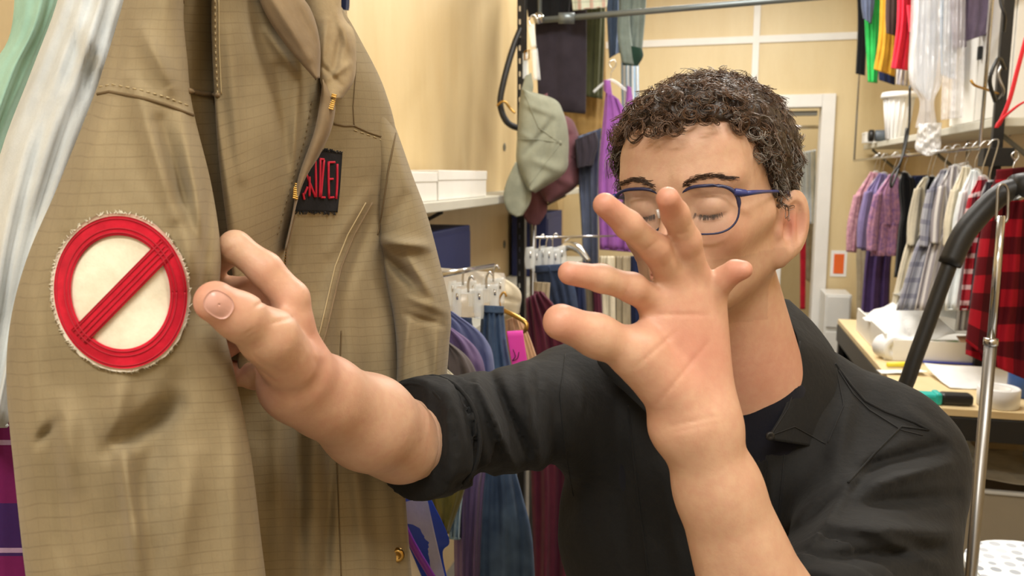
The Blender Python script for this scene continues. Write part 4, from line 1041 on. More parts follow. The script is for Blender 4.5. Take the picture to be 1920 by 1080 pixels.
tag(mesh_np('eyebrows', V, [F], M['hair'], man, attr=np.tile(np.array([srgb(70, 52, 40)]), (len(V), 1))), kind='stuff')
# ------------------------------------------------------------------ glasses
M['frameblue'] = plain('blue_frame', srgb(58, 66, 128), .3, bmp=0); M['framedark'] = plain('dark_blue_rim', srgb(44, 48, 84), .3, bmp=0)
M['lens'] = glassy('lens_glass', (1, 1, 1), .02, .045)
LC = (.0325, -.1005, -.006)
gl = thing('eyeglasses', 'thin blue rimmed eyeglasses worn by the curly haired man', 'glasses', frh(np.array([[0, -.1, 0]]))[0])
def rim(sg, n=49):
    t = np.linspace(0, 2*pi, n); c, s_ = np.cos(t), np.sin(t)
    x = .0262*np.sign(c)*np.abs(c)**.72; z = .0212*np.sign(s_)*np.abs(s_)**.78; x = x*(1+.05*s_)
    yy = LC[1]+.010*((x*1+.0)/.03+0.25)**2*.6+.001
    return np.stack([sg*(LC[0]+x), yy+ (x > 0)*x*.10, LC[2]+z], -1), x, z, yy
for sg in (-1, 1):
    R_, x, z, yy = rim(sg); rad = .0009+.0009*np.clip(R_[:, 2]-LC[2]-.006, 0, .02)/.02+.0010*np.clip(x-.016, 0, .01)/.01*(z > .004)
    V, F, c_ = tubes(frh(R_)[None], rad[None], 8); rm_ = mesh_np('rim', V, F, M['framedark'], gl)
    cen = R_.mean(0); Vv = np.vstack([cen[None], R_[:-1]]); n_ = len(R_)-1
    Ft = np.array([[0, 1+i, 1+(i+1) % n_] for i in range(n_)]); mesh_np('lens', frh(Vv), [Ft], M['lens'], gl)
    tube('temple', frh(np.array([(sg*.0600, -.0885, .006), (sg*.0690, -.080, .0065), (sg*.0745, -.05, .005), (sg*.0775, -.01, .002), (sg*.080, .008, -.002), (sg*.0785, .022, -.018)])), [.0026, .0022, .0014, .0014, .0014, .0014], M['frameblue'], gl, sides=8)
    tube('end_piece', frh(np.array([(sg*.0560, -.0925, .0085), (sg*.0600, -.0900, .0075), (sg*.0640, -.086, .0068)])), [.0032, .0034, .0028], M['frameblue'], gl, sides=8)
    tube('nose_pad', frh(np.array([(sg*.0125, -.0985, -.004), (sg*.0115, -.0975, -.012)])), .0016, M['plastic3'], gl, sides=6)
tube('bridge', frh(np.array([(-.0100, -.0985, .003), (-.004, -.1025, .006), (.004, -.1025, .006), (.0100, -.0985, .003)])), .0013, M['frameblue'], gl, sides=8)

# ------------------------------------------------------------------ clothes on the left wall
def rail(label, a, b, r=.012, mat='chrome', hang=False):
    t = thing('garment_rail', label, 'rail', a); tube('bar', [a, b], r, M[mat], t, sides=10)
    if hang:
        for p in (a, b): tube('drop_rod', [p, (p[0], p[1], ZC)], .006, M[mat], t, sides=6)
    return t
G = garment
# top cluster beyond the post
rail('high rail on the left holding the dark trousers, above the picture', at(960, -40, 3.5), at(1230, -60, 4.2))
G('trousers', 'charcoal trousers folded over a hanger beside the black post', 'trousers', 3.45, ([(1003, -60), (1003, 40), (1006, 120), (1010, 205)], [(1100, -60), (1100, 40), (1100, 120), (1098, 214)]), M['charcoal'], pleats=(1.5, .006), seed=20)
G('shirt', 'black garment hanging at the top behind the steel rail', 'shirt', 3.36, ([(984, -70), (986, -10), (990, 32)], [(1072, -70), (1070, -10), (1066, 34)]), M['blackcloth'], seed=21)
G('shirt', 'pale checked shirt tail hanging at the top above the rail', 'shirt', 3.3, ([(1066, -80), (1070, -20), (1074, 20)], [(1140, -80), (1140, -20), (1138, 14)]), M['checkpale'], seed=22)
G('trousers', 'olive trousers hanging behind the charcoal pair', 'trousers', 3.62, ([(1098, -60), (1098, 60), (1096, 180)], [(1136, -60), (1134, 60), (1130, 186)]), M['olive'], pleats=(2, .01), seed=23)
G('skirt', 'tan skirt hanging under the olive trousers', 'skirt', 3.75, ([(1052, -60), (1052, 60), (1052, 170), (1060, 250)], [(1134, -60), (1136, 60), (1136, 170), (1130, 262)]), M['tan'], seed=24)
G('shirt', 'light blue shirt hanging right of the olive trousers at the top', 'shirt', 3.7, ([(1138, -60), (1138, 30), (1142, 110)], [(1170, -60), (1168, 30), (1162, 98)]), M['blueshirt'], seed=25, pleats=(2, .01))
G('jacket', 'sage green jacket hanging at the top right of the left cluster', 'jacket', 3.5, ([(1160, -60), (1160, 20), (1160, 100)], [(1215, -60), (1210, 30), (1204, 96)]), M['sage'], sleeves=[([(1158, 20), (1158, 70), (1166, 118)], [(1180, 20), (1184, 70), (1192, 122)], -.06)], seed=26, pleats=(2, .01))
G('hat', 'dark green cap hanging under the sage jacket', 'hat', 3.45, ([(1172, 84), (1166, 104), (1168, 122)], [(1204, 90), (1206, 106), (1196, 124)]), M['green_dark'], seed=27, pleats=None, hem=False)
G('blouse', 'blue and white striped blouse hanging behind the curly hair', 'blouse', 3.9, ([(1164, -60), (1164, 60), (1164, 160), (1168, 260)], [(1200, -60), (1198, 60), (1198, 160), (1202, 260)]), M['stripeblue'], seed=28)
G('tank_top', 'purple tank top hanging beside the curly hair', 'top', 3.05, ([(1136, 168), (1130, 230), (1122, 330), (1124, 468)], [(1160, 186), (1186, 240), (1192, 330), (1196, 474)]), M['purple'], sleeves=[([(1132, 150), (1132, 170)], [(1144, 150), (1150, 190)], 0), ([(1176, 160), (1172, 200)], [(1184, 164), (1190, 210)], 0)], seed=29, pleats=(3, .012))
hook('coat_hanger', 1145, 150, 3.05, M['hanger'], 'clear plastic hanger holding the purple tank top', w_=32)
G('trousers', 'long slate blue trousers hanging beside the purple tank top', 'trousers', 3.15, ([(1082, 256), (1084, 330), (1092, 470), (1092, 620)], [(1128, 240), (1122, 330), (1122, 470), (1124, 620)]), M['slate'], pleats=(1.5, .014), seed=30)
G('shirt', 'dark slate cuffed sleeve hanging over the slate trousers', 'shirt', 3.08, ([(1078, 262), (1080, 290), (1082, 316)], [(1118, 246), (1122, 270), (1112, 310)]), M['charcoal'], seed=31)
hook('coat_hanger', 1082, 300, 3.2, M['chrome'], 'wire hanger behind the mauve cap', w_=24)
# hangers at post
hk = thing('clip_hanger', 'clear plastic clip hanger the grey green cap hangs from', 'hanger', at(1000, 100, 3.02))
panel('bar', [(990, 48), (996, 90)], [(1002, 44), (1006, 88)], 3.02, 3.02, M['hanger'], hk, bulge=.004, back=.004, nu=8, nv=8)
panel('clip', [(996, 92), (1000, 150)], [(1008, 90), (1014, 150)], 3.02, 3.02, M['hanger'], hk, bulge=.006, back=.006, nu=8, nv=8)
panel('clip', [(980, 100), (980, 148)], [(990, 98), (992, 146)], 3.03, 3.03, M['hanger'], hk, bulge=.006, back=.006, nu=8, nv=8)
tube('hook', [at(996, 50, 3.02), at(992, 38, 3.02), at(1000, 28, 3.02), at(1008, 36, 3.02)], .003, M['chrome'], hk)
tube('buckle', [at(984, 96, 3.02), at(992, 94, 3.02), at(992, 110, 3.02), at(984, 112, 3.02), at(984, 96, 3.02)], .003, M['brass'], hk, smooth_path=False, sides=6)
# cap: crown gore shape + brim
def cap(label, mat, dx, dy, d, sc_=1.0, seed=0):
    t = thing('baseball_cap', label, 'cap', at(1000+dx, 230+dy, d))
    S = lambda L: [(1000+dx+(x-1000)*sc_, 260+dy+(y-260)*sc_) for x, y in L]
    panel('crown', S([(978, 166), (973, 200), (971, 240), (968, 280), (968, 304), (976, 330), (990, 356)]), S([(990, 170), (1040, 186), (1056, 210), (1065, 245), (1066, 290), (1058, 325), (1004, 362)]), d, d+.03, mat, t, bulge=.07, back=.05, nu=50, nv=60, seed=seed, noise=.003,
        folds=[(dx+1036, 226+dy, dx+986, 290+dy, 6, -.016), (dx+1030, 250+dy, dx+1008, 340+dy, 10, -.010), (dx+985, 195+dy, dx+1040, 215+dy, 7, .010), (dx+1000, 300+dy, dx+1050, 320+dy, 8, .010), (dx+975, 250+dy, dx+1000, 262+dy, 6, .008), (dx+1045, 240+dy, dx+1030, 300+dy, 7, .009)])
    panel('brim', S([(966, 304), (950, 340), (944, 370), (952, 396), (968, 407)]), S([(970, 304), (985, 336), (996, 358), (994, 380), (980, 404)]), d-.02, d-.01, mat, t, bulge=.012, back=.002, nu=20, nv=24, seed=seed+1, noise=.0006)
    panel('strap', S([(985, 142), (980, 160), (976, 172)]), S([(996, 136), (1000, 160), (998, 176)]), d, d, mat, t, bulge=.006, back=.004, nu=10, nv=12)
    lathe('top_button', [(0, .004), (.006, .003), (.008, 0), (.007, -.004)], at(1000+dx+50*sc_, 260+dy+8*sc_, d-.03), mat, t, n=12, rot=(pi/2, 0, YAW))
    for i, P_ in enumerate([[(984, 176), (1010, 240), (1050, 268)], [(972, 260), (1010, 262), (1050, 268)], [(990, 350), (1020, 310), (1050, 268)]]):
        bvc = bvh_of([c for c in bpy.data.objects if c.parent == t and c.name.startswith('crown')][0])
        drape_tube('seam', S(P_), .0016, bvc, mat, t, off=.001)
    return t
cap('mauve cap hanging behind the grey green cap', M['mauve'], 30, 28, 3.14, .92, 51)
cap('grey green baseball cap hanging from a clear hanger by the black post', M['capgreen'], 0, 0, 2.93, 1.0, 50)
# lower cluster, jeans rail
rail('short chrome rail over the jeans beside the khaki sleeve', at(820, 516, 1.3), at(926, 498, 1.72), .005)
rail('thin chrome rail left of the raised hand, over the dark jeans', at(1004, 446, 2.4), at(1230, 440, 3.3), .004)
def jeans(label, d, L, R, mat, seed=0, belt=True, cat='jeans', nm='jeans', pl=(2, .008)):
    t = G(nm, label, cat, d, (L, R), mat, pleats=pl, seed=seed, hem=False, folds=[((L[0][0]+R[0][0])/2, L[0][1]+20, (L[-1][0]+R[-1][0])/2, L[-1][1], 5, -.008)])
    (x0, y0), (x1, y1) = L[0], R[0]
    panel('waistband', [(x0-1, y0-2), (x0-1, y0+12)], [(x1+1, y1-2), (x1+1, y1+12)], d-.012, d-.012, mat, t, bulge=.022, back=.02, nu=16, nv=6)
    return t
def cliphanger(label, px, py, d, w_, h_=34, group=None):
    t = thing('clip_hanger', label, 'hanger', at(px, py, d), group)
    tube('bar', [at(px-w_, py, d), at(px+w_, py-3, d+.02)], .005, M['hanger'], t, sides=8)
    for s in (-1, 1):
        x = px+s*w_*.8
        panel('clip', [(x-9, py-6), (x-11, py+h_*.5), (x-9, py+h_)], [(x+7, py-8), (x+9, py+h_*.5), (x+8, py+h_)], d-.02, d-.02, M['hanger'], t, bulge=.010, back=.012, nu=12, nv=12)
        tube('spring', [at(x, py+2, d-.036), at(x, py+14, d-.036)], .0022, M['chrome'], t, sides=5)
    tube('hook', [at(px, py, d), at(px, py-18, d), at(px+5, py-30, d), at(px+12, py-24, d)], .0022, M['chrome'], t, sides=6)
    return t
g = 'clear clip hangers over the jeans beside the khaki coverall'
same = 'one of the clear plastic clip hangers over the jeans beside the khaki coverall'
cliphanger('foremost clear clip hanger over the dark blue jeans', 878, 548, 1.42, 26, 50, g); cliphanger('second clear clip hanger, over the faded jeans', 912, 540, 1.50, 20, 46, g); cliphanger('clear clip hanger behind the foremost one by the khaki sleeve', 868, 534, 1.6, 24, 40, g); cliphanger('rearmost small clear clip hanger over the faded jeans', 925, 528, 1.66, 16, 40, g)
G('sweater', 'cream folded knit under clear film beside the khaki sleeve', 'sweater', 1.9, ([(800, 500), (800, 540), (800, 600)], [(930, 512), (975, 545), (974, 590)]), M['cream'], seed=60, folds=[(900, 548, 972, 566, 4, -.01)])
pf = thing('plastic_bag', 'clear plastic film draped over the clip hangers by the khaki sleeve', 'bag', at(870, 520, 1.75)); panel('film', [(800, 500), (800, 540), (810, 600)], [(946, 512), (948, 530), (940, 590)], 1.72, 1.74, M['plastic2'], pf, bulge=.03, back=.0, closed=False, nu=40, nv=24, noise=.006, seed=61, nscale=.06)
jeans('dark blue jeans clipped to the foremost clear hanger', 1.40, [(860, 596), (858, 640), (862, 720), (864, 800)], [(884, 598), (892, 640), (900, 720), (905, 800)], M['denimd'], 62)
jeans('faded blue jeans with side seam beside the pink tag', 1.47, [(903, 574), (900, 640), (904, 720), (905, 800)], [(944, 576), (950, 640), (962, 710), (966, 800)], M['denim'], 63)
jeans('pale folded jeans between the two pairs of dark jeans', 1.52, [(838, 600), (838, 650), (838, 720), (838, 800)], [(862, 602), (864, 650), (866, 720), (866, 800)], M['denim'], 64)
G('shirt', 'tan peach blouse hanging on a gold hanger beside the pink tag', 'blouse', 1.62, ([(948, 600), (950, 660), (960, 760)], [(975, 590), (1000, 650), (1034, 760)]), M['peach'], seed=65)
hg = thing('coat_hanger', 'gold coloured hanger over the tan peach blouse', 'hanger', at(960, 590, 1.6))
tube('arm', [at(940, 580, 1.58), at(965, 592, 1.56), at(986, 606, 1.55), at(984, 620, 1.55), at(972, 622, 1.56)], .0045, M['brass'], hg); tube('hook', [at(940, 580, 1.58), at(936, 562, 1.58), at(944, 548, 1.58), at(950, 556, 1.58)], .0022, M['brass'], hg)
pt = thing('paper_tag', 'bright pink paper tag hanging among the jeans', 'tag', at(965, 620, 1.44)); M['pink'] = plain('pink_paper', srgb(226, 62, 178), .7)
panel('card', [(950, 621), (956, 660), (963, 700)], [(980, 619), (986, 660), (992, 700)], 1.43, 1.44, M['pink'], pt, bulge=.001, back=.001, nu=8, nv=8, noise=.0006)
tube('marking', [at(962, 655, 1.427), at(966, 668, 1.427), at(961, 676, 1.427), at(970, 672, 1.427), at(973, 660, 1.427)], .0008, M['black'], pt, sides=4)
# rounded shirt shoulders, one behind another
for i, (nm, lab, mat, x, y, d) in enumerate([('shirt', 'periwinkle blue shirt shoulder behind the khaki sleeve', 'periw', 924, 612, 1.36), ('shirt', 'violet grey shirt shoulder under the periwinkle one', 'violetgrey', 908, 632, 1.30), ('shirt', 'taupe grey shirt shoulder with a pale speckle below the violet one', 'taupe', 896, 654, 1.24), ('shirt', 'cream white shirt shoulder nearest the cuff', 'cream', 872, 690, 1.18), ('shirt', 'pale mint shirt shoulder lowest beside the cuff', 'palemint', 862, 710, 1.13)]):
    G(nm, lab, 'shirt', d, ([(790, y-40), (782, y), (780, 760), (780, 900)], [(x-75, y-28), (x-14, y+22), (x+4, y+92), (x+2, 900)]), M[mat], pleats=(3, .008), seed=70+i, folds=[(x-60, y-16, x-8, y+60, 5, .006)])
# under the arm
G('trousers', 'olive trousers with a crumpled hem below the black sleeve', 'trousers', 1.12, ([(780, 880), (790, 930), (812, 1000)], [(880, 880), (868, 930), (842, 1000)]), M['ofive'], seed=80, folds=[(810, 900, 840, 1000, 6, .01)])
G('jacket', 'purple and blue jacket hanging between olive trousers and jeans', 'jacket', 1.2, ([(848, 880), (850, 940), (852, 1080), (852, 1150)], [(912, 880), (906, 940), (900, 1080), (900, 1150)]), M['violetgrey'], seed=81, pleats=(2, .012))
G('skirt', 'pale blue denim skirt hem beside the blue zip bag', 'skirt', 1.16, ([(836, 920), (838, 960), (842, 1010)], [(868, 930), (864, 970), (862, 1012)]), M['ltblue'], seed=82)
jeans('blue jeans leg with a pale worn front below the black sleeve', 1.22, [(905, 860), (896, 930), (886, 1010), (884, 1150)], [(960, 860), (980, 930), (998, 1010), (1006, 1150)], M['denim'], 83)
G('coat', 'burgundy coat hanging behind the man beside the chrome pole', 'coat', 1.9, ([(985, 560), (990, 700), (996, 900), (1000, 1040), (1000, 1100)], [(1014, 545), (1050, 600), (1080, 800), (1080, 1000), (1080, 1100)]), M['burg'], seed=84, pleats=(2, .02))
zb_ = thing('zip_bag', 'blue folder in a clear bag with a purple zip at the bottom', 'bag', at(790, 1000, .95)); M['purplezip'] = plain('purple_zip', srgb(120, 40, 160), .4); M['bluefold'] = plain('blue_folder', srgb(30, 64, 180), .45)
panel('folder', [(726, 926), (752, 990), (790, 1080), (810, 1130)], [(800, 918), (842, 1010), (830, 1040), (850, 1130)], .90, .93, M['bluefold'], zb_, bulge=.002, back=.002, nu=10, nv=20, noise=.001)
panel('film', [(690, 960), (700, 1040), (730, 1130)], [(800, 930), (820, 1020), (846, 1130)], .885, .92, M['plastic2'], zb_, bulge=.004, back=0, closed=False, nu=20, nv=20, noise=.003)
tube('zipper', [at(735, 930, .888), at(768, 1010, .89), at(815, 1090, .892)], .004, M['purplezip'], zb_, sides=6)
# beyond the post, second rail section
for i, (x, y) in enumerate(((1012, 470), (1024, 474), (1036, 468))): cliphanger(('leftmost', 'middle', 'rightmost')[i]+' of three clear clip hangers just past the chrome pole', x, y, 2.43+.03*i, 22, 34, 'clear clip hangers just past the chrome pole')
ch_ = thing('coat_hanger', 'curved chrome hanger shoulder on the rail left of the raised index finger', 'hanger', at(1080, 470, 2.5)); tube('arm', [at(1048, 476, 2.5), at(1062, 462, 2.5), at(1084, 466, 2.48), at(1104, 490, 2.46)], [.012, .014, .014, .008], M['chrome'], ch_); tube('hook', [at(1062, 462, 2.5), at(1060, 452, 2.5), at(1068, 446, 2.5)], .003, M['chrome'], ch_)
jeans('dark jeans folded on the rail past the chrome pole', 2.4, [(1004, 500), (1008, 540), (1024, 600), (1030, 700)], [(1062, 496), (1078, 540), (1086, 600), (1090, 700)], M['denimd'], 90)
G('shirt', 'khaki shirt with cream waistband on the rail past the chrome pole', 'shirt', 2.3, ([(1000, 528), (1000, 560), (1002, 620)], [(1032, 530), (1030, 560), (1030, 620)]), M['greige'], seed=91)
G('shirt', 'burgundy shirt on the rail behind the extended thumb', 'shirt', 2.2, ([(1000, 545), (1000, 620), (1004, 720)], [(1020, 548), (1052, 600), (1076, 720)]), M['burg'], seed=92, pleats=(2, .012))
G('shirt', 'navy shirt between dark jeans and the cream garments', 'shirt', 2.7, ([(1072, 520), (1074, 580), (1080, 700)], [(1096, 520), (1100, 580), (1100, 700)]), M['navyc'], seed=93)
G('trousers', 'olive trousers beside the cream garments behind the hand', 'trousers', 2.8, ([(1096, 505), (1098, 580), (1100, 700)], [(1114, 505), (1116, 580), (1118, 700)]), M['greige'], seed=94)
G('shirt', 'plum shirt beside the cream garments behind the hand', 'shirt', 2.75, ([(1108, 500), (1112, 580), (1116, 700)], [(1124, 505), (1130, 580), (1134, 700)]), M['burg'], seed=95)
G('dress', 'cream crocheted dress hanging behind the raised hand', 'dress', 2.9, ([(1124, 480), (1122, 560), (1124, 700)], [(1152, 480), (1154, 560), (1156, 700)]), M['cream'], seed=96, pleats=(2, .012))
G('blouse', 'ivory blouse hanging right of the cream dress', 'blouse', 2.95, ([(1154, 480), (1154, 560), (1156, 700)], [(1182, 480), (1182, 560), (1184, 700)]), M['greige'], seed=97, pleats=(2, .012))
G('trousers', 'navy trousers hanging right of the ivory blouse', 'trousers', 3.0, ([(1182, 480), (1182, 560), (1184, 760)], [(1212, 480), (1214, 560), (1216, 760)]), M['navyc'], seed=98)
G('jacket', 'dark navy jacket hanging low behind the raised thumb', 'jacket', 3.1, ([(1030, 600), (1030, 700), (1030, 900)], [(1200, 600), (1230, 700), (1250, 900)]), M['navyc'], seed=99, pleats=(4, .02))
# small garment with sewn patch at the top
pc = G('jacket', 'navy jacket corner with a grey edge at the top beside the coverall collar', 'jacket', 1.5, ([(596, -420), (600, -200), (606, -10), (612, 14)], [(664, -420), (658, -200), (656, -10), (654, 20)]), M['navyc'], seed=100)
sp_ = thing('support_rod', 'thin chrome rod behind the coverall shoulder at the top', 'rod', at(644, 0, 1.7)); tube('rod', [np.array([*at(645, -120, 1.7)[:2], ZC]), at(645, 10, 1.7), at(645, 90, 1.7)], .006, M['chrome'], sp_)

# ------------------------------------------------------------------ right wall: shelf, rails, clothes
xf = .90; zsr = 1.79
sr = thing('wall_shelf', 'pale shelf on the right wall under the white basket', 'shelf', (1.0, 4.2, zsr))
boxab('board', (xf, 3.0, zsr-.03), (XR, 5.44, zsr), M['shelf'], sr, bev=.003)
for y in (5.3, 4.1, 3.1): tube('bracket', [(XR-.01, y, zsr-.25), (XR-.05, y, zsr-.18), (xf+.03, y, zsr-.035)], .008, M['darkunder'], sr, smooth_path=False)
zsh = zsr+.001
def shp(px, py=None, x=.97): p = onx(px, 250, x); return p
p = at(1684, 212, 4.25)
bk = thing('laundry_basket', 'white ribbed plastic basket on the right shelf', 'basket', (p[0], p[1], zsh)); M['whitep'] = plain('white_plastic', srgb(240, 240, 240), .4)
bh = (1700-0)*0+.245
lathe('body', [(0, 0), (.050, 0), (.052, .004), (.072, bh-.03), (.074, bh-.02), (.070, bh-.02), (.048, .006), (0, .006)], (p[0], p[1], zsh), M['whitep'], bk, n=28)
lathe('rim', [(.070, bh-.03), (.088, bh-.03), (.090, bh-.018), (.084, bh), (.074, bh-.004), (.070, bh-.03)], (p[0], p[1], zsh), M['whitep'], bk, n=28)
for i in range(18):
    a = i*2*pi/18; tube('rib', [(p[0]+.053*cos(a), p[1]+.053*sin(a), zsh+.006), (p[0]+.0745*cos(a), p[1]+.0745*sin(a), zsh+bh-.032)], .0028, M['whitep'], bk, sides=5)
p = at(1650, 240, 4.55); jar = thing('jar', 'dark lidded container lying on the right shelf beside the basket', 'container', (p[0], p[1], zsh+.035))
lathe('body', [(0, -.055), (.030, -.055), (.032, -.05), (.032, .05), (.030, .055), (0, .055)], (p[0]+.03, p[1], zsh+.034), plain('smoky_plastic', srgb(96, 104, 112), .3), jar, n=20, rot=(0, pi/2, 0)); lathe('lid', [(0, -.012), (.034, -.012), (.034, .012), (0, .012)], (p[0]-.045, p[1], zsh+.034), M['blackp'], jar, n=20, rot=(0, pi/2, 0))
p = at(1630, 245, 4.75); c_ = thing('carton', 'small white box at the left end of the right shelf', 'box', (p[0], p[1], zsh)); boxab('body', (p[0]-.03, p[1]-.05, zsh), (p[0]+.04, p[1]+.05, zsh+.05), M['card'], c_); boxab('lid', (p[0]-.032, p[1]-.052, zsh+.05), (p[0]+.042, p[1]+.052, zsh+.062), M['card'], c_)
wc = thing('white_cabinet', 'white cabinet on the right shelf behind the plastic garment bags', 'cabinet', (1.03, 3.45, zsh))
boxab('body', (1.0, 3.2, zsh), (XR, 3.9, zsh+.55), M['white'], wc); boxab('door', (.985, 3.21, zsh+.02), (.999, 3.54, zsh+.53), M['white'], wc); boxab('door', (.985, 3.56, zsh+.02), (.999, 3.89, zsh+.53), M['white'], wc); boxab('handle', (.97, 3.5, zsh+.25), (.984, 3.52, zsh+.30), M['black'], wc)
# black rack post
pq = onx(1872, 200, .90)
rp = thing('rack_post', 'black upright post near the right edge with hooks and cables', 'post', (pq[0], pq[1], .952))
boxab('upright', (pq[0]-.012, pq[1]-.012, .952), (pq[0]+.02, pq[1]+.012, ZC), M['black'], rp); boxab('clamp', (pq[0]-.04, pq[1]-.03, 1.63), (pq[0]+.05, pq[1]+.03, 1.69), M['blackp'], rp)
tube('hook', [at(1872, 176, 2.6), at(1850, 168, 2.55), at(1828, 160, 2.5), at(1820, 150, 2.5)], .004, M['brass'], rp); tube('hook', [at(1874, 186, 2.6), at(1882, 170, 2.55), at(1872, 140, 2.55), at(1880, 120, 2.55)], .004, M['steel'], rp)
tube('cable', [at(1882, 60, 2.5), at(1884, 30, 2.45), at(1876, 0, 2.45), at(1880, -50, 2.45)], .005, M['blackp'], rp); tube('cable', [at(1866, 190, 2.5), at(1856, 150, 2.45), at(1872, 110, 2.45), at(1884, 130, 2.5)], .006, M['blackp'], rp)
cb2 = thing('cable_loop', 'thin black cord hanging by the white basket', 'cord', at(1700, 250, 3.6)); tube('cord', [at(1706, 160, 3.6), at(1704, 240, 3.6), at(1690, 300, 3.55), at(1672, 330, 3.5), at(1672, 350, 3.5), at(1690, 300, 3.58), at(1700, 240, 3.6)], .005, M['blackp'], cb2)
rail('high rail on the right above the picture with bright costumes', (.80, 3.2, 2.75), (.80, 5.2, 2.75), hang=True)
G('trousers', 'black trousers leg hanging high, leftmost of the bright costumes', 'trousers', 4.6, ([(1604, -80), (1608, 40), (1604, 138)], [(1628, -80), (1626, 40), (1622, 142)]), M['blackcloth'], seed=120)
G('shirt', 'bright green tunic hanging high beside the black trousers', 'shirt', 4.4, ([(1616, -80), (1622, 60), (1627, 154)], [(1650, -80), (1652, 60), (1645, 156)]), M['green'], seed=121, pleats=(2, .012))
G('shirt', 'blue patterned shirt hem over the green tunic', 'shirt', 4.3, ([(1612, -80), (1614, 0), (1618, 34)], [(1642, -80), (1640, 0), (1634, 46)]), M['slate'], seed=122)
G('skirt', 'mustard yellow skirt hanging high left of the red dress', 'skirt', 4.2, ([(1652, -80), (1648, 60), (1638, 130)], [(1684, -80), (1682, 60), (1678, 144)]), M['mustard'], seed=123, pleats=(2, .014))
G('trousers', 'navy shorts hem under the mustard skirt', 'shorts', 4.35, ([(1646, 100), (1648, 150)], [(1680, 100), (1678, 160)]), M['navyc'], seed=124)
G('jacket', 'dark brown jacket between the mustard skirt and red dress', 'jacket', 4.05, ([(1664, -80), (1660, 20), (1661, 62)], [(1690, -80), (1688, 20), (1680, 68)]), M['brown'], seed=125)
G('dress', 'bright red dress with sleeve hanging high on the right', 'dress', 3.9, ([(1682, -80), (1682, 30), (1676, 90), (1670, 128)], [(1716, -80), (1714, 30), (1706, 90), (1702, 132)]), M['red'], sleeves=[([(1700, 10), (1704, 60)], [(1716, 10), (1724, 62)], -.04)], seed=126, pleats=(2, .01))
G('shirt', 'striped shirt hem below the red dress', 'shirt', 4.0, ([(1682, 124), (1680, 158)], [(1704, 124), (1702, 162)]), M['stripegrey'], seed=127)
G('dress', 'white dress inside clear film left of the garment bags', 'dress', 3.45, ([(1716, -80), (1712, 40), (1704, 130), (1716, 165)], [(1770, -80), (1766, 40), (1756, 130), (1744, 190)]), M['whitecloth'], seed=128, pleats=(2, .014))
G('dress', 'pale blue lace dress inside the middle garment bag', 'dress', 3.3, ([(1764, -80), (1762, 40), (1764, 140)], [(1800, -80), (1798, 40), (1790, 150)]), M['ltblue'], seed=129, pleats=(2, .012))
G('blouse', 'greyish purple blouse in film at the top right', 'blouse', 3.05, ([(1800, -80), (1796, 20), (1790, 84)], [(1880, -80), (1872, 20), (1864, 60)]), M['purplegrey'], sleeves=[([(1776, -60), (1782, 20), (1786, 92)], [(1810, -60), (1812, 20), (1812, 88)], -.03)], seed=130, pleats=(2, .01))
def filmbag(label, d, L, R, seed):
    t = thing('garment_bag', label, 'bag', at(L[0][0], L[0][1], d)); panel('film', L, R, d, d, M['plastic2'], t, bulge=.05, back=.02, nu=40, nv=60, noise=.010, seed=seed, nscale=.09, pleats=(2.5, .01)); return t
filmbag('clear garment bag over the white dress, twisted into a tail', 3.2, [(1712, -80), (1706, 60), (1704, 150), (1724, 190), (1716, 240)], [(1768, -80), (1768, 60), (1766, 150), (1752, 190), (1758, 240)], 140)
filmbag('clear garment bag over the blue lace dress beside the black post', 3.0, [(1770, -80), (1768, 60), (1766, 150), (1764, 225)], [(1812, -80), (1810, 60), (1808, 150), (1806, 220)], 141)
t = thing('plastic_wrap', 'crumpled ball of clear film hanging below the right shelf', 'wrap', at(1740, 260, 3.0))
panel('wad', [(1722, 232), (1718, 258), (1716, 280), (1734, 292)], [(1766, 230), (1764, 256), (1764, 278), (1748, 292)], 3.0, 3.0, M['plastic3'], t, bulge=.05, back=.05, nu=50, nv=50, noise=.016, seed=142, nscale=.22)
# main right rail
rail('chrome rail on the right carrying the row of shirts', (.83, 2.9, 1.69), (.83, 5.3, 1.69), .007, hang=True)
def hanging(nm, label, cat, d, x0, y0, x1, y1, w_, yb, mat, seed, sl=True, lean=-8):
    """shirt seen from the front quarter; neck at x1,y1 sloping down to shoulder point x0,y0"""
    q0 = onx(x1, y1, .83); d = float((q0-CAM)@Fv)
    if d < 3.6: yb = min(yb, 582)
    hk_ = thing('coat_hanger', 'hanger holding the '+(label.split(' hanging')[0].split(',')[0].split(' with')[0].split(' edge')[0])[:60]+' on the right rail', 'hanger', q0)
    tube('hook', [q0, q0+np.array([0, 0, .03]), np.array([.845, q0[1], 1.70]), np.array([.83, q0[1], 1.708]), np.array([.815, q0[1], 1.69])], .002, M['chrome'], hk_, sides=6); tube('shoulder_bar', [at(x0+4, y0+4, d), at((x0+x1)/2, (y0+y1)/2-1, d), q0, at(x1+w_*.5, y1+8, d), at(x1+w_-2, y0+2, d)], .005, M['hanger'], hk_, sides=6)
    L = [(x1-8, y1), ((x0+x1)/2, (y0+y1)/2-2), (x0, y0+10), (x0+4, y0+60), (x0+4+lean*.5, (y0+yb)/2), (x0+lean, yb)]
    R = [(x1+6, y1+2), (x1+w_*.5, y1+10), (x1+w_, y0), (x1+w_, y0+60), (x1+w_+lean*.5, (y0+yb)/2), (x1+w_+lean, yb)]
    sleeves = [([(x0-2, y0+4), (x0-14, y0+60), (x0-16, y0+110)], [(x0+14, y0), (x0+8, y0+64), (x0+4, y0+112)], -.03)] if sl else []
    t = G(nm, label, cat, d, (L, R), mat, sleeves=sleeves, seed=seed, pleats=(2.5, .012))
    return t
hanging('shirt', 'faded pink floral blouse, leftmost on the right rail', 'blouse', 4.6, 1602, 362, 1640, 322, 26, 440, M['pinkish'], 150)
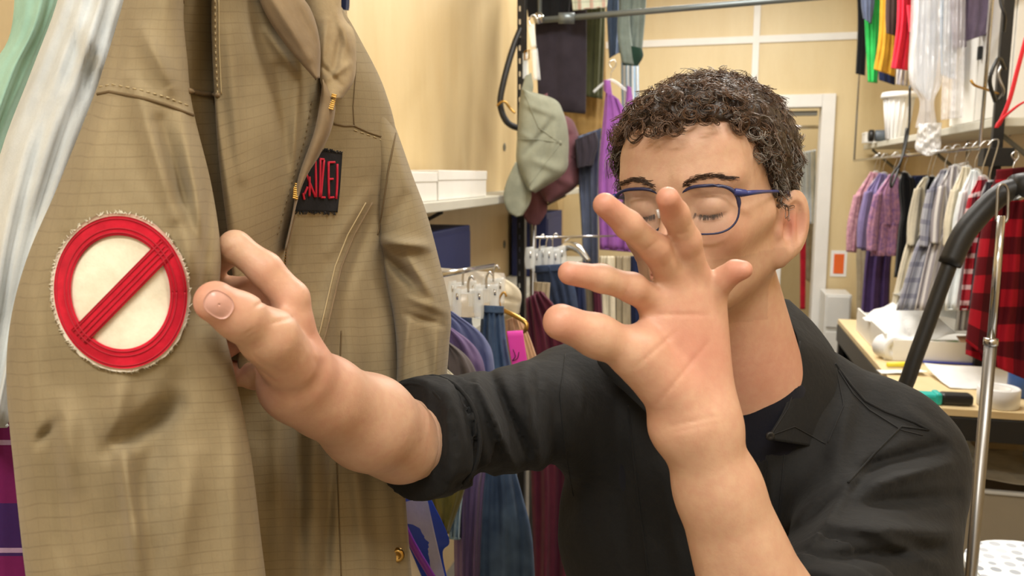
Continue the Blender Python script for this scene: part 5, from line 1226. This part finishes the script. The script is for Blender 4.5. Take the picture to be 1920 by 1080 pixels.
hanging('shirt', 'lavender blouse hanging beside the pink floral one', 'blouse', 4.4, 1622, 356, 1656, 324, 24, 470, M['lavender'], 151)
hanging('shirt', 'pink and violet floral blouse with a white price tag', 'blouse', 4.2, 1640, 360, 1676, 326, 22, 480, M['pinkfloral'], 152)
hanging('dress', 'deep violet dress hanging low behind the floral blouses', 'dress', 4.7, 1620, 400, 1640, 380, 34, 612, M['deepviolet'], 153, sl=False)
hanging('coat', 'black coat hanging between the floral blouses and navy trousers', 'coat', 4.0, 1684, 340, 1696, 322, 20, 520, M['blackcloth'], 154, sl=False)
G('trousers', 'taupe trousers hanging low at the far end of the right rail', 'trousers', 4.8, ([(1604, 440), (1606, 520), (1606, 612)], [(1630, 440), (1630, 520), (1632, 612)]), M['greige'], seed=155)
pg = thing('price_tag', 'small white price tag on the violet floral blouse', 'tag', at(1638, 468, 4.05)); panel('card', [(1632, 462), (1633, 476)], [(1643, 460), (1645, 474)], 4.05, 4.05, M['paper'], pg, bulge=.001, back=.001, nu=4, nv=4, noise=0); tube('string', [at(1638, 461, 4.05), at(1640, 445, 4.06)], .001, M['threadl'], pg, sides=4)
jeans('navy blue trousers hanging right of the black coat', 3.8, [(1697, 332), (1694, 380), (1690, 450), (1686, 560)], [(1740, 330), (1738, 380), (1730, 450), (1722, 560)], M['navyc'], 156, cat='trousers', nm='trousers')
hanging('shirt', 'cream trousers and shirt hanging right of the navy trousers', 'shirt', 3.6, 1716, 350, 1740, 332, 18, 612, M['cream'], 157, lean=-48)
hanging('shirt', 'black shirt edge between cream shirt and grey plaid shirt', 'shirt', 3.5, 1734, 350, 1748, 330, 12, 560, M['blackcloth'], 158, sl=False, lean=-40)
hanging('shirt', 'grey plaid shirt hanging in the middle of the right rail', 'shirt', 3.3, 1740, 352, 1772, 318, 22, 612, M['plaidgrey'], 159, lean=-60)
hanging('jacket', 'light grey jacket with pale zip beside the grey plaid shirt', 'jacket', 3.15, 1760, 346, 1790, 310, 22, 608, M['stripegrey'], 160, lean=-46)
hanging('shirt', 'off white shirt hanging behind the steamer hose', 'shirt', 3.0, 1784, 352, 1812, 312, 22, 560, M['cream'], 161, lean=-30)
hanging('shirt', 'ivory shirt hanging right of the off white shirt', 'shirt', 2.9, 1800, 356, 1828, 318, 22, 600, M['whitecloth'], 162, lean=-30)
hanging('shirt', 'red and white plaid shirt hanging behind the black hose', 'shirt', 2.8, 1818, 362, 1842, 330, 22, 600, M['plaidred'], 163, lean=-20)
hanging('coat', 'dark charcoal coat hanging behind the buffalo plaid shirt', 'coat', 2.7, 1836, 370, 1856, 340, 30, 640, M['charcoal'], 164, lean=-20, sl=False)
G('trousers', 'grey striped trousers hanging low behind the steamer hose', 'trousers', 2.95, ([(1800, 480), (1796, 560), (1790, 620)], [(1832, 480), (1830, 560), (1824, 620)]), M['stripegrey'], seed=165)
t = thing('plastic_wrap', 'clear film bunched over the shirts right of the grey plaid shirt', 'wrap', at(1800, 330, 2.9)); panel('wad', [(1778, 312), (1776, 330), (1780, 350)], [(1816, 302), (1820, 324), (1800, 352)], 2.95, 2.95, M['plastic3'], t, bulge=.03, back=.02, nu=36, nv=30, noise=.012, seed=166, nscale=.2)
bfp = thing('shirt', 'red and black buffalo plaid shirt hanging at the right edge', 'shirt', at(1880, 340, 1.95))
panel('body', [(1866, 330), (1850, 380), (1838, 460), (1826, 560), (1812, 640), (1810, 664)], [(1990, 320), (1990, 380), (1990, 460), (1990, 560), (1990, 640), (1990, 740)], 1.98, 1.98, M['buffalo'], bfp, bulge=.05, back=.04, nu=60, nv=60, pleats=(2.5, .018), seed=167, folds=[(1862, 400, 1850, 660, 9, -.02)])
panel('sleeve', [(1852, 370), (1838, 440), (1824, 540), (1810, 640)], [(1884, 350), (1876, 440), (1866, 540), (1856, 676)], 1.90, 1.90, M['buffalo'], bfp, bulge=.04, back=.03, nu=30, nv=40, seed=168)
panel('collar', [(1868, 318), (1866, 344)], [(1930, 312), (1930, 340)], 1.93, 1.93, M['buffalo'], bfp, bulge=.02, back=.03, nu=12, nv=8)
hook('coat_hanger', 1900, 322, 1.98, M['black'], 'black hanger holding the buffalo plaid shirt', w_=40)
# red strap on the right
M['redplastic'] = plain('red_strap', srgb(206, 24, 44), .5)
st_ = thing('lanyard', 'red strap hanging at the upper right edge beside the post', 'strap', at(1910, 80, 2.2))
def ribbon(name, pts, w_, d, mat, parent, th=.0015): 
    L = [(x-w_/2, y) for x, y in pts]; R_ = [(x+w_/2, y) for x, y in pts]; return panel(name, L, R_, d, d, mat, parent, bulge=th, back=th, nu=6, nv=24, noise=.0005)
ribbon('band', [(1924, 70), (1908, 130), (1892, 190), (1872, 236)], 9, 2.2, M['redplastic'], st_); ribbon('band', [(1930, 186), (1906, 200), (1876, 226), (1868, 240)], 8, 2.19, M['redplastic'], st_)
s2 = thing('wall_shelf', 'dark edged shelf at the far right edge below the red strap', 'shelf', (1.05, 2.4, 1.74)); boxab('board', (.93, 1.5, 1.745), (XR, 2.75, 1.775), M['shelf'], s2); boxab('edge', (.925, 1.5, 1.742), (.93, 2.75, 1.778), M['darkunder'], s2); tube('bracket', [(XR-.01, 2.4, 1.52), (.95, 2.4, 1.73)], .008, M['darkunder'], s2)
for nm, py in (('upper', 86), ('lower', 246)):
    p = onx(1905 if py == 86 else 1896, py, XR); lathe('panel_bolt', [(0, 0), (.018, .001), (.02, .004), (.012, .006), (0, .003)], p, M['darkunder'], rot=(0, -pi/2, 0), n=20, label=nm+' dark bolt in the right plywood wall beside the post', cat='bolt')
# far wall: orange sign, plastic drawers, hallway clothes
M['orange'] = plain('orange_paper', srgb(232, 104, 36), .7)
sg = thing('notice', 'orange notice on white paper fixed to the far wall by the door', 'sign', ony(1572, 495, YF))
a = ony(1556, 518, YF); b = ony(1589, 470, YF); boxab('paper', (a[0], YF-.004, a[2]), (b[0], YF-.001, b[2]), M['paper'], sg, bev=0); boxab('orange_card', (a[0]+.018, YF-.007, a[2]+.02), (b[0]-.018, YF-.004, b[2]-.022), M['orange'], sg, bev=0)
a = ony(1540, 690, 5.2); b = ony(1598, 553, 5.2); drw = thing('drawer_unit', 'white translucent plastic drawer tower against the far wall', 'drawers', ((a[0]+b[0])/2, 5.3, 0)); M['frost'] = plain('frosted_plastic', srgb(226, 226, 222), .3)
boxab('frame', (a[0], 5.2, 0), (b[0], 5.45, b[2]), M['frost'], drw, bev=.006)
hgt = b[2]/4
for i in range(4): dd = boxab('drawer', (a[0]+.012, 5.185, i*hgt+.015), (b[0]-.012, 5.2, (i+1)*hgt-.012), M['frost'], drw, bev=.004)
M['vein'] = M['whitecloth']
hf = G('costume', 'black and white costume hanging inside the hallway doorway', 'costume', 5.9, ([(1500, 286), (1500, 340), (1502, 420)], [(1530, 280), (1530, 340), (1530, 420)]), M['whitecloth'], seed=180, pleats=(3, .03))
G('scarf', 'red fabric strip hanging in the hallway doorway beside the ear', 'scarf', 5.8, ([(1498, 400), (1500, 480), (1500, 580)], [(1510, 400), (1511, 480), (1510, 580)]), M['red'], seed=181)
G('coat', 'beige coat hanging in the hallway doorway', 'coat', 6.3, ([(1508, 330), (1506, 420), (1506, 520)], [(1532, 330), (1532, 420), (1532, 540)]), M['greige'], seed=182)
rail('hallway rail beyond the doorway', (.2, 6.3, 1.95), (1.0, 6.3, 1.95))
hl = bpy.data.lights.new('hallway_lamp', 'AREA'); hl.size = .8; hl.energy = 14; ho = bpy.data.objects.new('hallway_lamp', hl); COL.objects.link(ho); ho.location = (.3, 6.5, 2.95)
t = thing('ceiling_light', 'ceiling light fixture in the hallway beyond the doorway', 'light', (.3, 6.5, ZC)); box('frame', (.9, .9, .03), (.3, 6.5, ZC-.016), M['white'], t)

# ------------------------------------------------------------------ worktable
TZ = .95; tx0 = .575; ty0, ty1 = 2.42, 3.86; 
tb = thing('worktable', 'birch topped worktable with black base along the right wall', 'table', (.86, 3.1, 0))
boxab('top', (tx0, ty0, TZ-.022), (XR-.004, ty1, TZ), M['wtop'], tb, bev=.002)
boxab('edge_band', (tx0-.003, ty0, TZ-.10), (tx0+.02, ty1, TZ-.024), M['blackp'], tb, bev=.002); boxab('front_rail', (tx0, ty0-.004, TZ-.09), (XR-.004, ty0+.02, TZ-.024), M['blackp'], tb, bev=.002)
for x in (tx0+.02, XR-.03):
    for y in (ty0+.02, ty1-.04): boxab('leg', (x-.02, y-.02, 0), (x+.02, y+.02, TZ-.024), M['black'], tb)
boxab('back_panel', (tx0+.02, ty1-.06, .05), (XR-.01, ty1-.05, TZ-.03), M['blackp'], tb); boxab('lower_shelf', (tx0+.005, ty0+.02, .36), (XR-.01, ty1-.06, .385), M['blackp'], tb)
# table top things
z0 = TZ+.001
def onT(px, py, z=TZ): return onz(px, py, z)
a = onT(1600, 640); b = onT(1790, 668)
tr = thing('tray', 'white shallow tray full of papers at the back of the worktable', 'tray', onT(1700, 640))
cxy = onT(1700, 655); wx = .34; wy = .42
X0_, Y0_ = tx0+.035, 3.02; X1_, Y1_ = X0_+.46, 3.60; h_ = .075
boxab('base', (X0_, Y0_, z0), (X1_, Y1_, z0+.006), M['card'], tr)
for aa, bb in (((X0_, Y0_, z0+.006), (X1_, Y0_+.008, z0+h_)), ((X0_, Y1_-.008, z0+.006), (X1_, Y1_, z0+h_)), ((X0_, Y0_+.008, z0+.006), (X0_+.008, Y1_-.008, z0+h_+.02)), ((X1_-.008, Y0_+.008, z0+.006), (X1_, Y1_-.008, z0+h_))): boxab('side', aa, bb, M['card'], tr)
def sheet(label, cx_, cy_, z, w_, l_, rz, m=None, curl=.02, seed=0, n=14, cat='paper', nm='paper_sheet', tilt=0):
    u, v = np.meshgrid(np.linspace(-.5, .5, n), np.linspace(-.5, .5, n)); c, s = cos(rz), sin(rz)
    rr = np.random.default_rng(seed); hz = curl*(u*rr.uniform(-1, 1)+v*rr.uniform(-1, 1)+.5)**2*2+curl*.5*(np.abs(snoise(u*6, v*6, seed, 2, 1)))+tilt*(v+.5)
    hz = hz-hz.min(); x = cx_+(u*w_*c-v*l_*s); y = cy_+(u*w_*s+v*l_*c); Vt = np.stack([x, y, z+hz+.0012], -1).reshape(-1, 3); Vb = Vt-np.array([0, 0, .0011])
    i = np.arange(n*n).reshape(n, n); q = np.stack([i[:-1, :-1], i[:-1, 1:], i[1:, 1:], i[1:, :-1]], -1).reshape(-1, 4); V = np.vstack([Vt, Vb]); F = [q, q[:, ::-1]+n*n]
    for e in (i[0], i[-1], i[:, 0], i[:, -1]): F.append(np.stack([e[:-1], e[1:], e[1:]+n*n, e[:-1]+n*n], -1))
    return tag(mesh_np(nm, V, np.vstack(F), m or M['paper'], smooth=False), label, cat)
sheet('large white curled sheet rising from the tray behind the black tube', X0_+.30, Y0_+.30, z0+.07, .34, .30, .3, curl=.10, seed=3, tilt=.05)
sheet('folded white sheet lying across the left of the tray', X0_+.13, Y0_+.26, z0+.045, .22, .24, .5, curl=.05, seed=5, tilt=.02)
sheet('bright green sheet peeking from under the papers in the tray', X0_+.22, Y0_+.15, z0+.03, .16, .14, .2, plain('green_paper', srgb(90, 170, 60), .8), curl=.015, seed=6)
sheet('pinkish card under the curled sheet in the tray', X0_+.36, Y0_+.14, z0+.045, .16, .14, -.1, M['peach'], curl=.01, seed=7)
sheet('long white paper lying in front of the blue ruler', onT(1835, 716)[0], onT(1835, 716)[1], z0, .26, .20, .15, curl=.012, seed=8)
sheet('cream paper strip lying left of the black tube', onT(1690, 700)[0], onT(1690, 700)[1], z0, .14, .06, .1, curl=.006, seed=9)
sheet('pink slip of paper near the right edge of the table', onT(1886, 712)[0]+.03, onT(1886, 712)[1]+.10, z0, .10, .06, .4, plain('pink_slip', srgb(222, 170, 190), .8), curl=.006, seed=10)
p = onT(1640, 668); rl_ = thing('paper_roll', 'small roll of white paper standing at the left of the table', 'roll', (p[0], p[1], z0)); 
lathe('roll', [(.012, 0), (.040, 0), (.041, .002), (.041, .062), (.040, .064), (.012, .064), (.012, 0)], (p[0]+.02, p[1], z0+.041), M['paper'], rl_, n=30, rot=(pi/2, 0, .5))
p = onT(1690, 690); mk = thing('marker', 'yellow highlighter lying by the black tube', 'marker', (p[0], p[1], z0+.008)); M['yellow'] = plain('yellow_plastic', srgb(236, 226, 60), .4)
lathe('barrel', [(0, -.05), (.008, -.048), (.009, .02), (.009, .03), (0, .03)], (p[0], p[1]+.01, z0+.0095), M['yellow'], mk, n=14, rot=(0, pi/2, .3)); lathe('cap', [(0, 0), (.0095, 0), (.0095, .03), (.006, .034), (0, .034)], (p[0]+.032*cos(.3), p[1]+.01+.032*sin(.3), z0+.0095), M['yellow'], mk, n=14, rot=(0, pi/2, .3))
p = onT(1830, 686); box('ruler', (.34, .045, .004), (p[0]-.0, p[1]+.02, z0+.003), M['blue'], rot=(0, 0, .02), label='flat blue ruler lying across the table behind the long white paper', cat='ruler')
p = onT(1720, 668); sc_o = thing('scissors', 'black handled scissors lying in front of the tray', 'scissors', (p[0], p[1], z0+.004)); th = np.linspace(0, 2*pi, 18)
for s in (-1, 1): tube('handle', np.stack([p[0]-.03+.02*np.cos(th), p[1]+s*.020+.014*np.sin(th), np.full(18, z0+.0062)], -1), .0045, M['blackp'], sc_o, smooth_path=False); tube('blade', [(p[0]-.012, p[1]+s*.012, z0+.005), (p[0]+.09, p[1]-s*.002, z0+.005)], [.004, .001], M['steel'], sc_o)
# teal and black tool
p = onT(1758, 762); tl_ = thing('glue_gun', 'teal and black tool lying on the front edge of the table', 'tool', (p[0], p[1]+.02, z0)); M['teal'] = plain('teal_plastic', srgb(40, 180, 170), .4)
box('handle', (.085, .045, .030), (p[0]-.036, p[1]+.03, z0+.0155), M['teal'], tl_, bev=.008, rot=(0, 0, .04)); box('grip', (.018, .052, .034), (p[0]+.004, p[1]+.032, z0+.0175), M['teal'], tl_, bev=.006, rot=(0, 0, .04)); box('body', (.085, .045, .032), (p[0]+.054, p[1]+.034, z0+.0165), M['blackp'], tl_, bev=.009, rot=(0, 0, .04))
p = onT(1884, 772); tp = thing('tape_roll', 'wide white roll standing on the front right of the table', 'roll', (p[0], p[1], z0)); lathe('roll', [(.030, 0), (.052, 0), (.054, .002), (.054, .052), (.052, .054), (.046, .054), (.044, .048), (.044, .004), (.030, .004)], (p[0], p[1]+.06, z0), M['whitep'], tp, n=36)
lathe('core', [(.028, 0), (.031, 0), (.031, .050), (.028, .050), (.028, 0)], (p[0], p[1]+.06, z0+.001), M['card'], tp, n=30)
p = onT(1930, 764); cn = thing('spray_can', 'blue container cut by the right edge on the table', 'can', (p[0], p[1]+.08, z0)); lathe('can', [(0, 0), (.030, 0), (.032, .003), (.032, .095), (.026, .104), (0, .104)], (p[0]+.012, p[1]+.12, z0), plain('blue_can', srgb(54, 92, 160), .35), cn, n=28); lathe('lid', [(0, 0), (.022, 0), (.022, .02), (0, .02)], (p[0]+.012, p[1]+.12, z0+.105), M['whitep'], cn, n=24)
# bin under the table
bn = thing('storage_bin', 'frosted plastic bin of scraps on the shelf under the table', 'bin', (.93, 2.75, .387)); M['bin'] = plain('frosted_bin', srgb(186, 174, 152), .35, alpha=.8)
bx0, bx1, by0, by1, bz0, bz1 = .66, 1.10, 2.56, 3.0, .387, .66
for aa, bb in (((bx0, by0, bz0), (bx1, by1, bz0+.005)), ((bx0, by0, bz0+.005), (bx1, by0+.005, bz1)), ((bx0, by1-.005, bz0+.005), (bx1, by1, bz1)), ((bx0, by0+.005, bz0+.005), (bx0+.005, by1-.005, bz1)), ((bx1-.005, by0+.005, bz0+.005), (bx1, by1-.005, bz1))): boxab('wall', aa, bb, M['bin'], bn, bev=.001)
boxab('rim', (bx0-.012, by0-.012, bz1), (bx1+.012, by0+.006, bz1+.012), M['frost'], bn, bev=.004); boxab('rim', (bx0-.012, by0+.006, bz1), (bx0+.006, by1+.012, bz1+.012), M['frost'], bn, bev=.004)
sheet('cream folded fabric heaped on top of the frosted bin', .93, 2.76, .665, .34, .34, .3, M['cream'], curl=.035, seed=20, cat='fabric', nm='fabric_piece')
sheet('white folded cloth on the left of the frosted bin', .76, 2.74, .70, .16, .18, .1, M['whitecloth'], curl=.03, seed=21, cat='fabric', nm='fabric_piece')
t = thing('plastic_wrap', 'crumpled grey film ball on the frosted bin', 'wrap', (1.0, 2.75, .73)); pc_ = project(np.array([[1.0, 2.72, .74]])); qx, qy, qd = [float(v[0]) for v in pc_]
panel('wad', [(qx-14, qy-18), (qx-22, qy), (qx-14, qy+18)], [(qx+12, qy-20), (qx+20, qy), (qx+14, qy+18)], qd, qd, plain('grey_film', srgb(130, 132, 142), .3), t, bulge=.035, back=.03, nu=30, nv=30, noise=.008, seed=22, nscale=.2)
# ironing board
M['dots'] = None
m, nt, bs = newmat('dotted_cover'); ob = N(nt, 'ShaderNodeTexCoord').outputs['Object']; mp = N(nt, 'ShaderNodeMapping'); mp.inputs['Scale'].default_value = (34, 34, 0); nt.links.new(ob, mp.inputs[0])
vo = N(nt, 'ShaderNodeTexVoronoi'); vo.inputs['Randomness'].default_value = 0.25; vo.inputs['Scale'].default_value = 1; nt.links.new(mp.outputs[0], vo.inputs['Vector'])
msk = math(nt, 'LESS_THAN', vo.outputs['Distance'], .34); sepc = N(nt, 'ShaderNodeSeparateColor'); nt.links.new(vo.outputs['Color'], sepc.inputs[0])
nt.links.new(mixcol(nt, msk, srgb(238, 242, 242), mixcol(nt, sepc.outputs[0], srgb(150, 156, 166), srgb(206, 212, 222))), bs.inputs['Base Color']); bs.inputs['Roughness'].default_value = .85; M['dots'] = m
bz = .88; e0 = onz(1832, 1075, bz); ib = thing('ironing_board', 'ironing board with white cover of grey dots at the lower right corner', 'board', (e0[0]+.2, e0[1], 0))
cor = [onz(1838, 1085, bz), onz(1870, 1020, bz)]
bmn = bmesh.new(); x0b = onz(1830, 1080, bz)[0]; yb1 = onz(1900, 1010, bz)[1]; yb0 = yb1-.34; th = np.linspace(pi/2, 3*pi/2, 20); yc = (yb0+yb1)/2; rb_ = (yb1-yb0)/2
outl = [(x0b+.13+.13*cos(t)*1.0, yc+rb_*sin(t)) for t in th]; outl = [(x0b+.15-.15*abs(cos(t))**.7, yc+rb_*np.sign(sin(t))*abs(sin(t))**.7) for t in th]+[(1.05, yb0), (1.05, yb1)]
vt = [bmn.verts.new((x, y, bz)) for x, y in outl]; f = bmn.faces.new(vt); ex = bmesh.ops.extrude_face_region(bmn, geom=[f]); 
for v in [g_ for g_ in ex['geom'] if isinstance(g_, bmesh.types.BMVert)]: v.co.z -= .028
bmesh.ops.recalc_face_normals(bmn, faces=bmn.faces); bmesh.ops.bevel(bmn, geom=[e for e in bmn.edges if len(e.link_faces) == 2 and e.calc_face_angle(0) > 1.2 and abs(e.verts[0].co.z-e.verts[1].co.z) < .001], offset=.008, segments=3, affect='EDGES')
bm_obj('padded_cover', bmn, M['dots'], ib, smooth=False)
tube('leg', [(x0b+.2, yc-.1, bz-.028), (x0b+.5, yc-.16, .01)], .011, M['steel'], ib); tube('leg', [(x0b+.2, yc+.1, bz-.028), (x0b+.5, yc+.12, .01)], .011, M['steel'], ib); tube('leg', [(x0b+.52, yc, bz-.028), (x0b+.22, yc, .01)], .011, M['steel'], ib)
# ------------------------------------------------------------------ garment steamer
b0 = at(1822, 1062, 1.42); P0 = np.array([b0[0], b0[1], 0])
stm = thing('garment_steamer', 'garment steamer with chrome telescopic pole and thick black hose', 'steamer', P0)
zj = at(1850, 640, np.dot(np.array([P0[0], P0[1], 1.3])-CAM, Fv))[2]; ztop = at(1880, 400, 1.42)[2]
tube('pole', [(P0[0], P0[1], .12), (P0[0], P0[1], zj)], .0098, M['steel'], stm, sides=16); lathe('collar', [(0, 0), (.0112, 0), (.0112, .012), (0, .012)], (P0[0], P0[1], zj-.006), M['chrome'], stm, n=18); tube('inner_pole', [(P0[0], P0[1], zj), (P0[0], P0[1], ztop)], .0062, M['chrome'], stm, sides=14)
dpt = 1.40
tube('hook_loop', [at(1868, 414, dpt), at(1870, 380, dpt), at(1872, 352, dpt), at(1882, 346, dpt), at(1890, 358, dpt), at(1890, 388, dpt), at(1888, 412, dpt), at(1878, 418, dpt), at(1868, 412, dpt)], .0024, M['steel'], stm, sides=8)
tube('hose', [at(1700, 1080, 1.52), at(1694, 900, 1.50), at(1690, 760, 1.49), at(1706, 700, 1.48), at(1742, 600, 1.47), at(1782, 490, 1.46)], .0135, M['blackp'], stm, sides=14, n=40); tube('hose_sleeve', [at(1780, 496, 1.46), at(1806, 440, 1.455), at(1846, 392, 1.45), at(1884, 360, 1.44), at(1925, 350, 1.43)], .020, M['blackp'], stm, sides=16, n=20)
lathe('steam_head', [(0, -.05), (.020, -.05), (.024, -.03), (.026, .02), (.022, .05), (0, .055)], at(1950, 348, 1.43), M['blackp'], stm, n=24, rot=(0, pi/2, .3)); lathe('head_band', [(.0190, -.01), (.0225, -.008), (.0225, .008), (.0190, .01)], at(1905, 353, 1.435), M['chrome'], stm, n=24, rot=(0, pi/2, .3))
tube('hose', [at(1700, 1080, 1.52), np.array([*at(1710, 1080, 1.5)[:2], .5]), np.array([P0[0]-.05, P0[1]+.08, .16])], .0135, M['blackp'], stm, sides=12)
lathe('base', [(0, 0), (.13, 0), (.14, .01), (.14, .07), (.11, .12), (.03, .14), (0, .14)], P0, M['blackp'], stm, n=36)
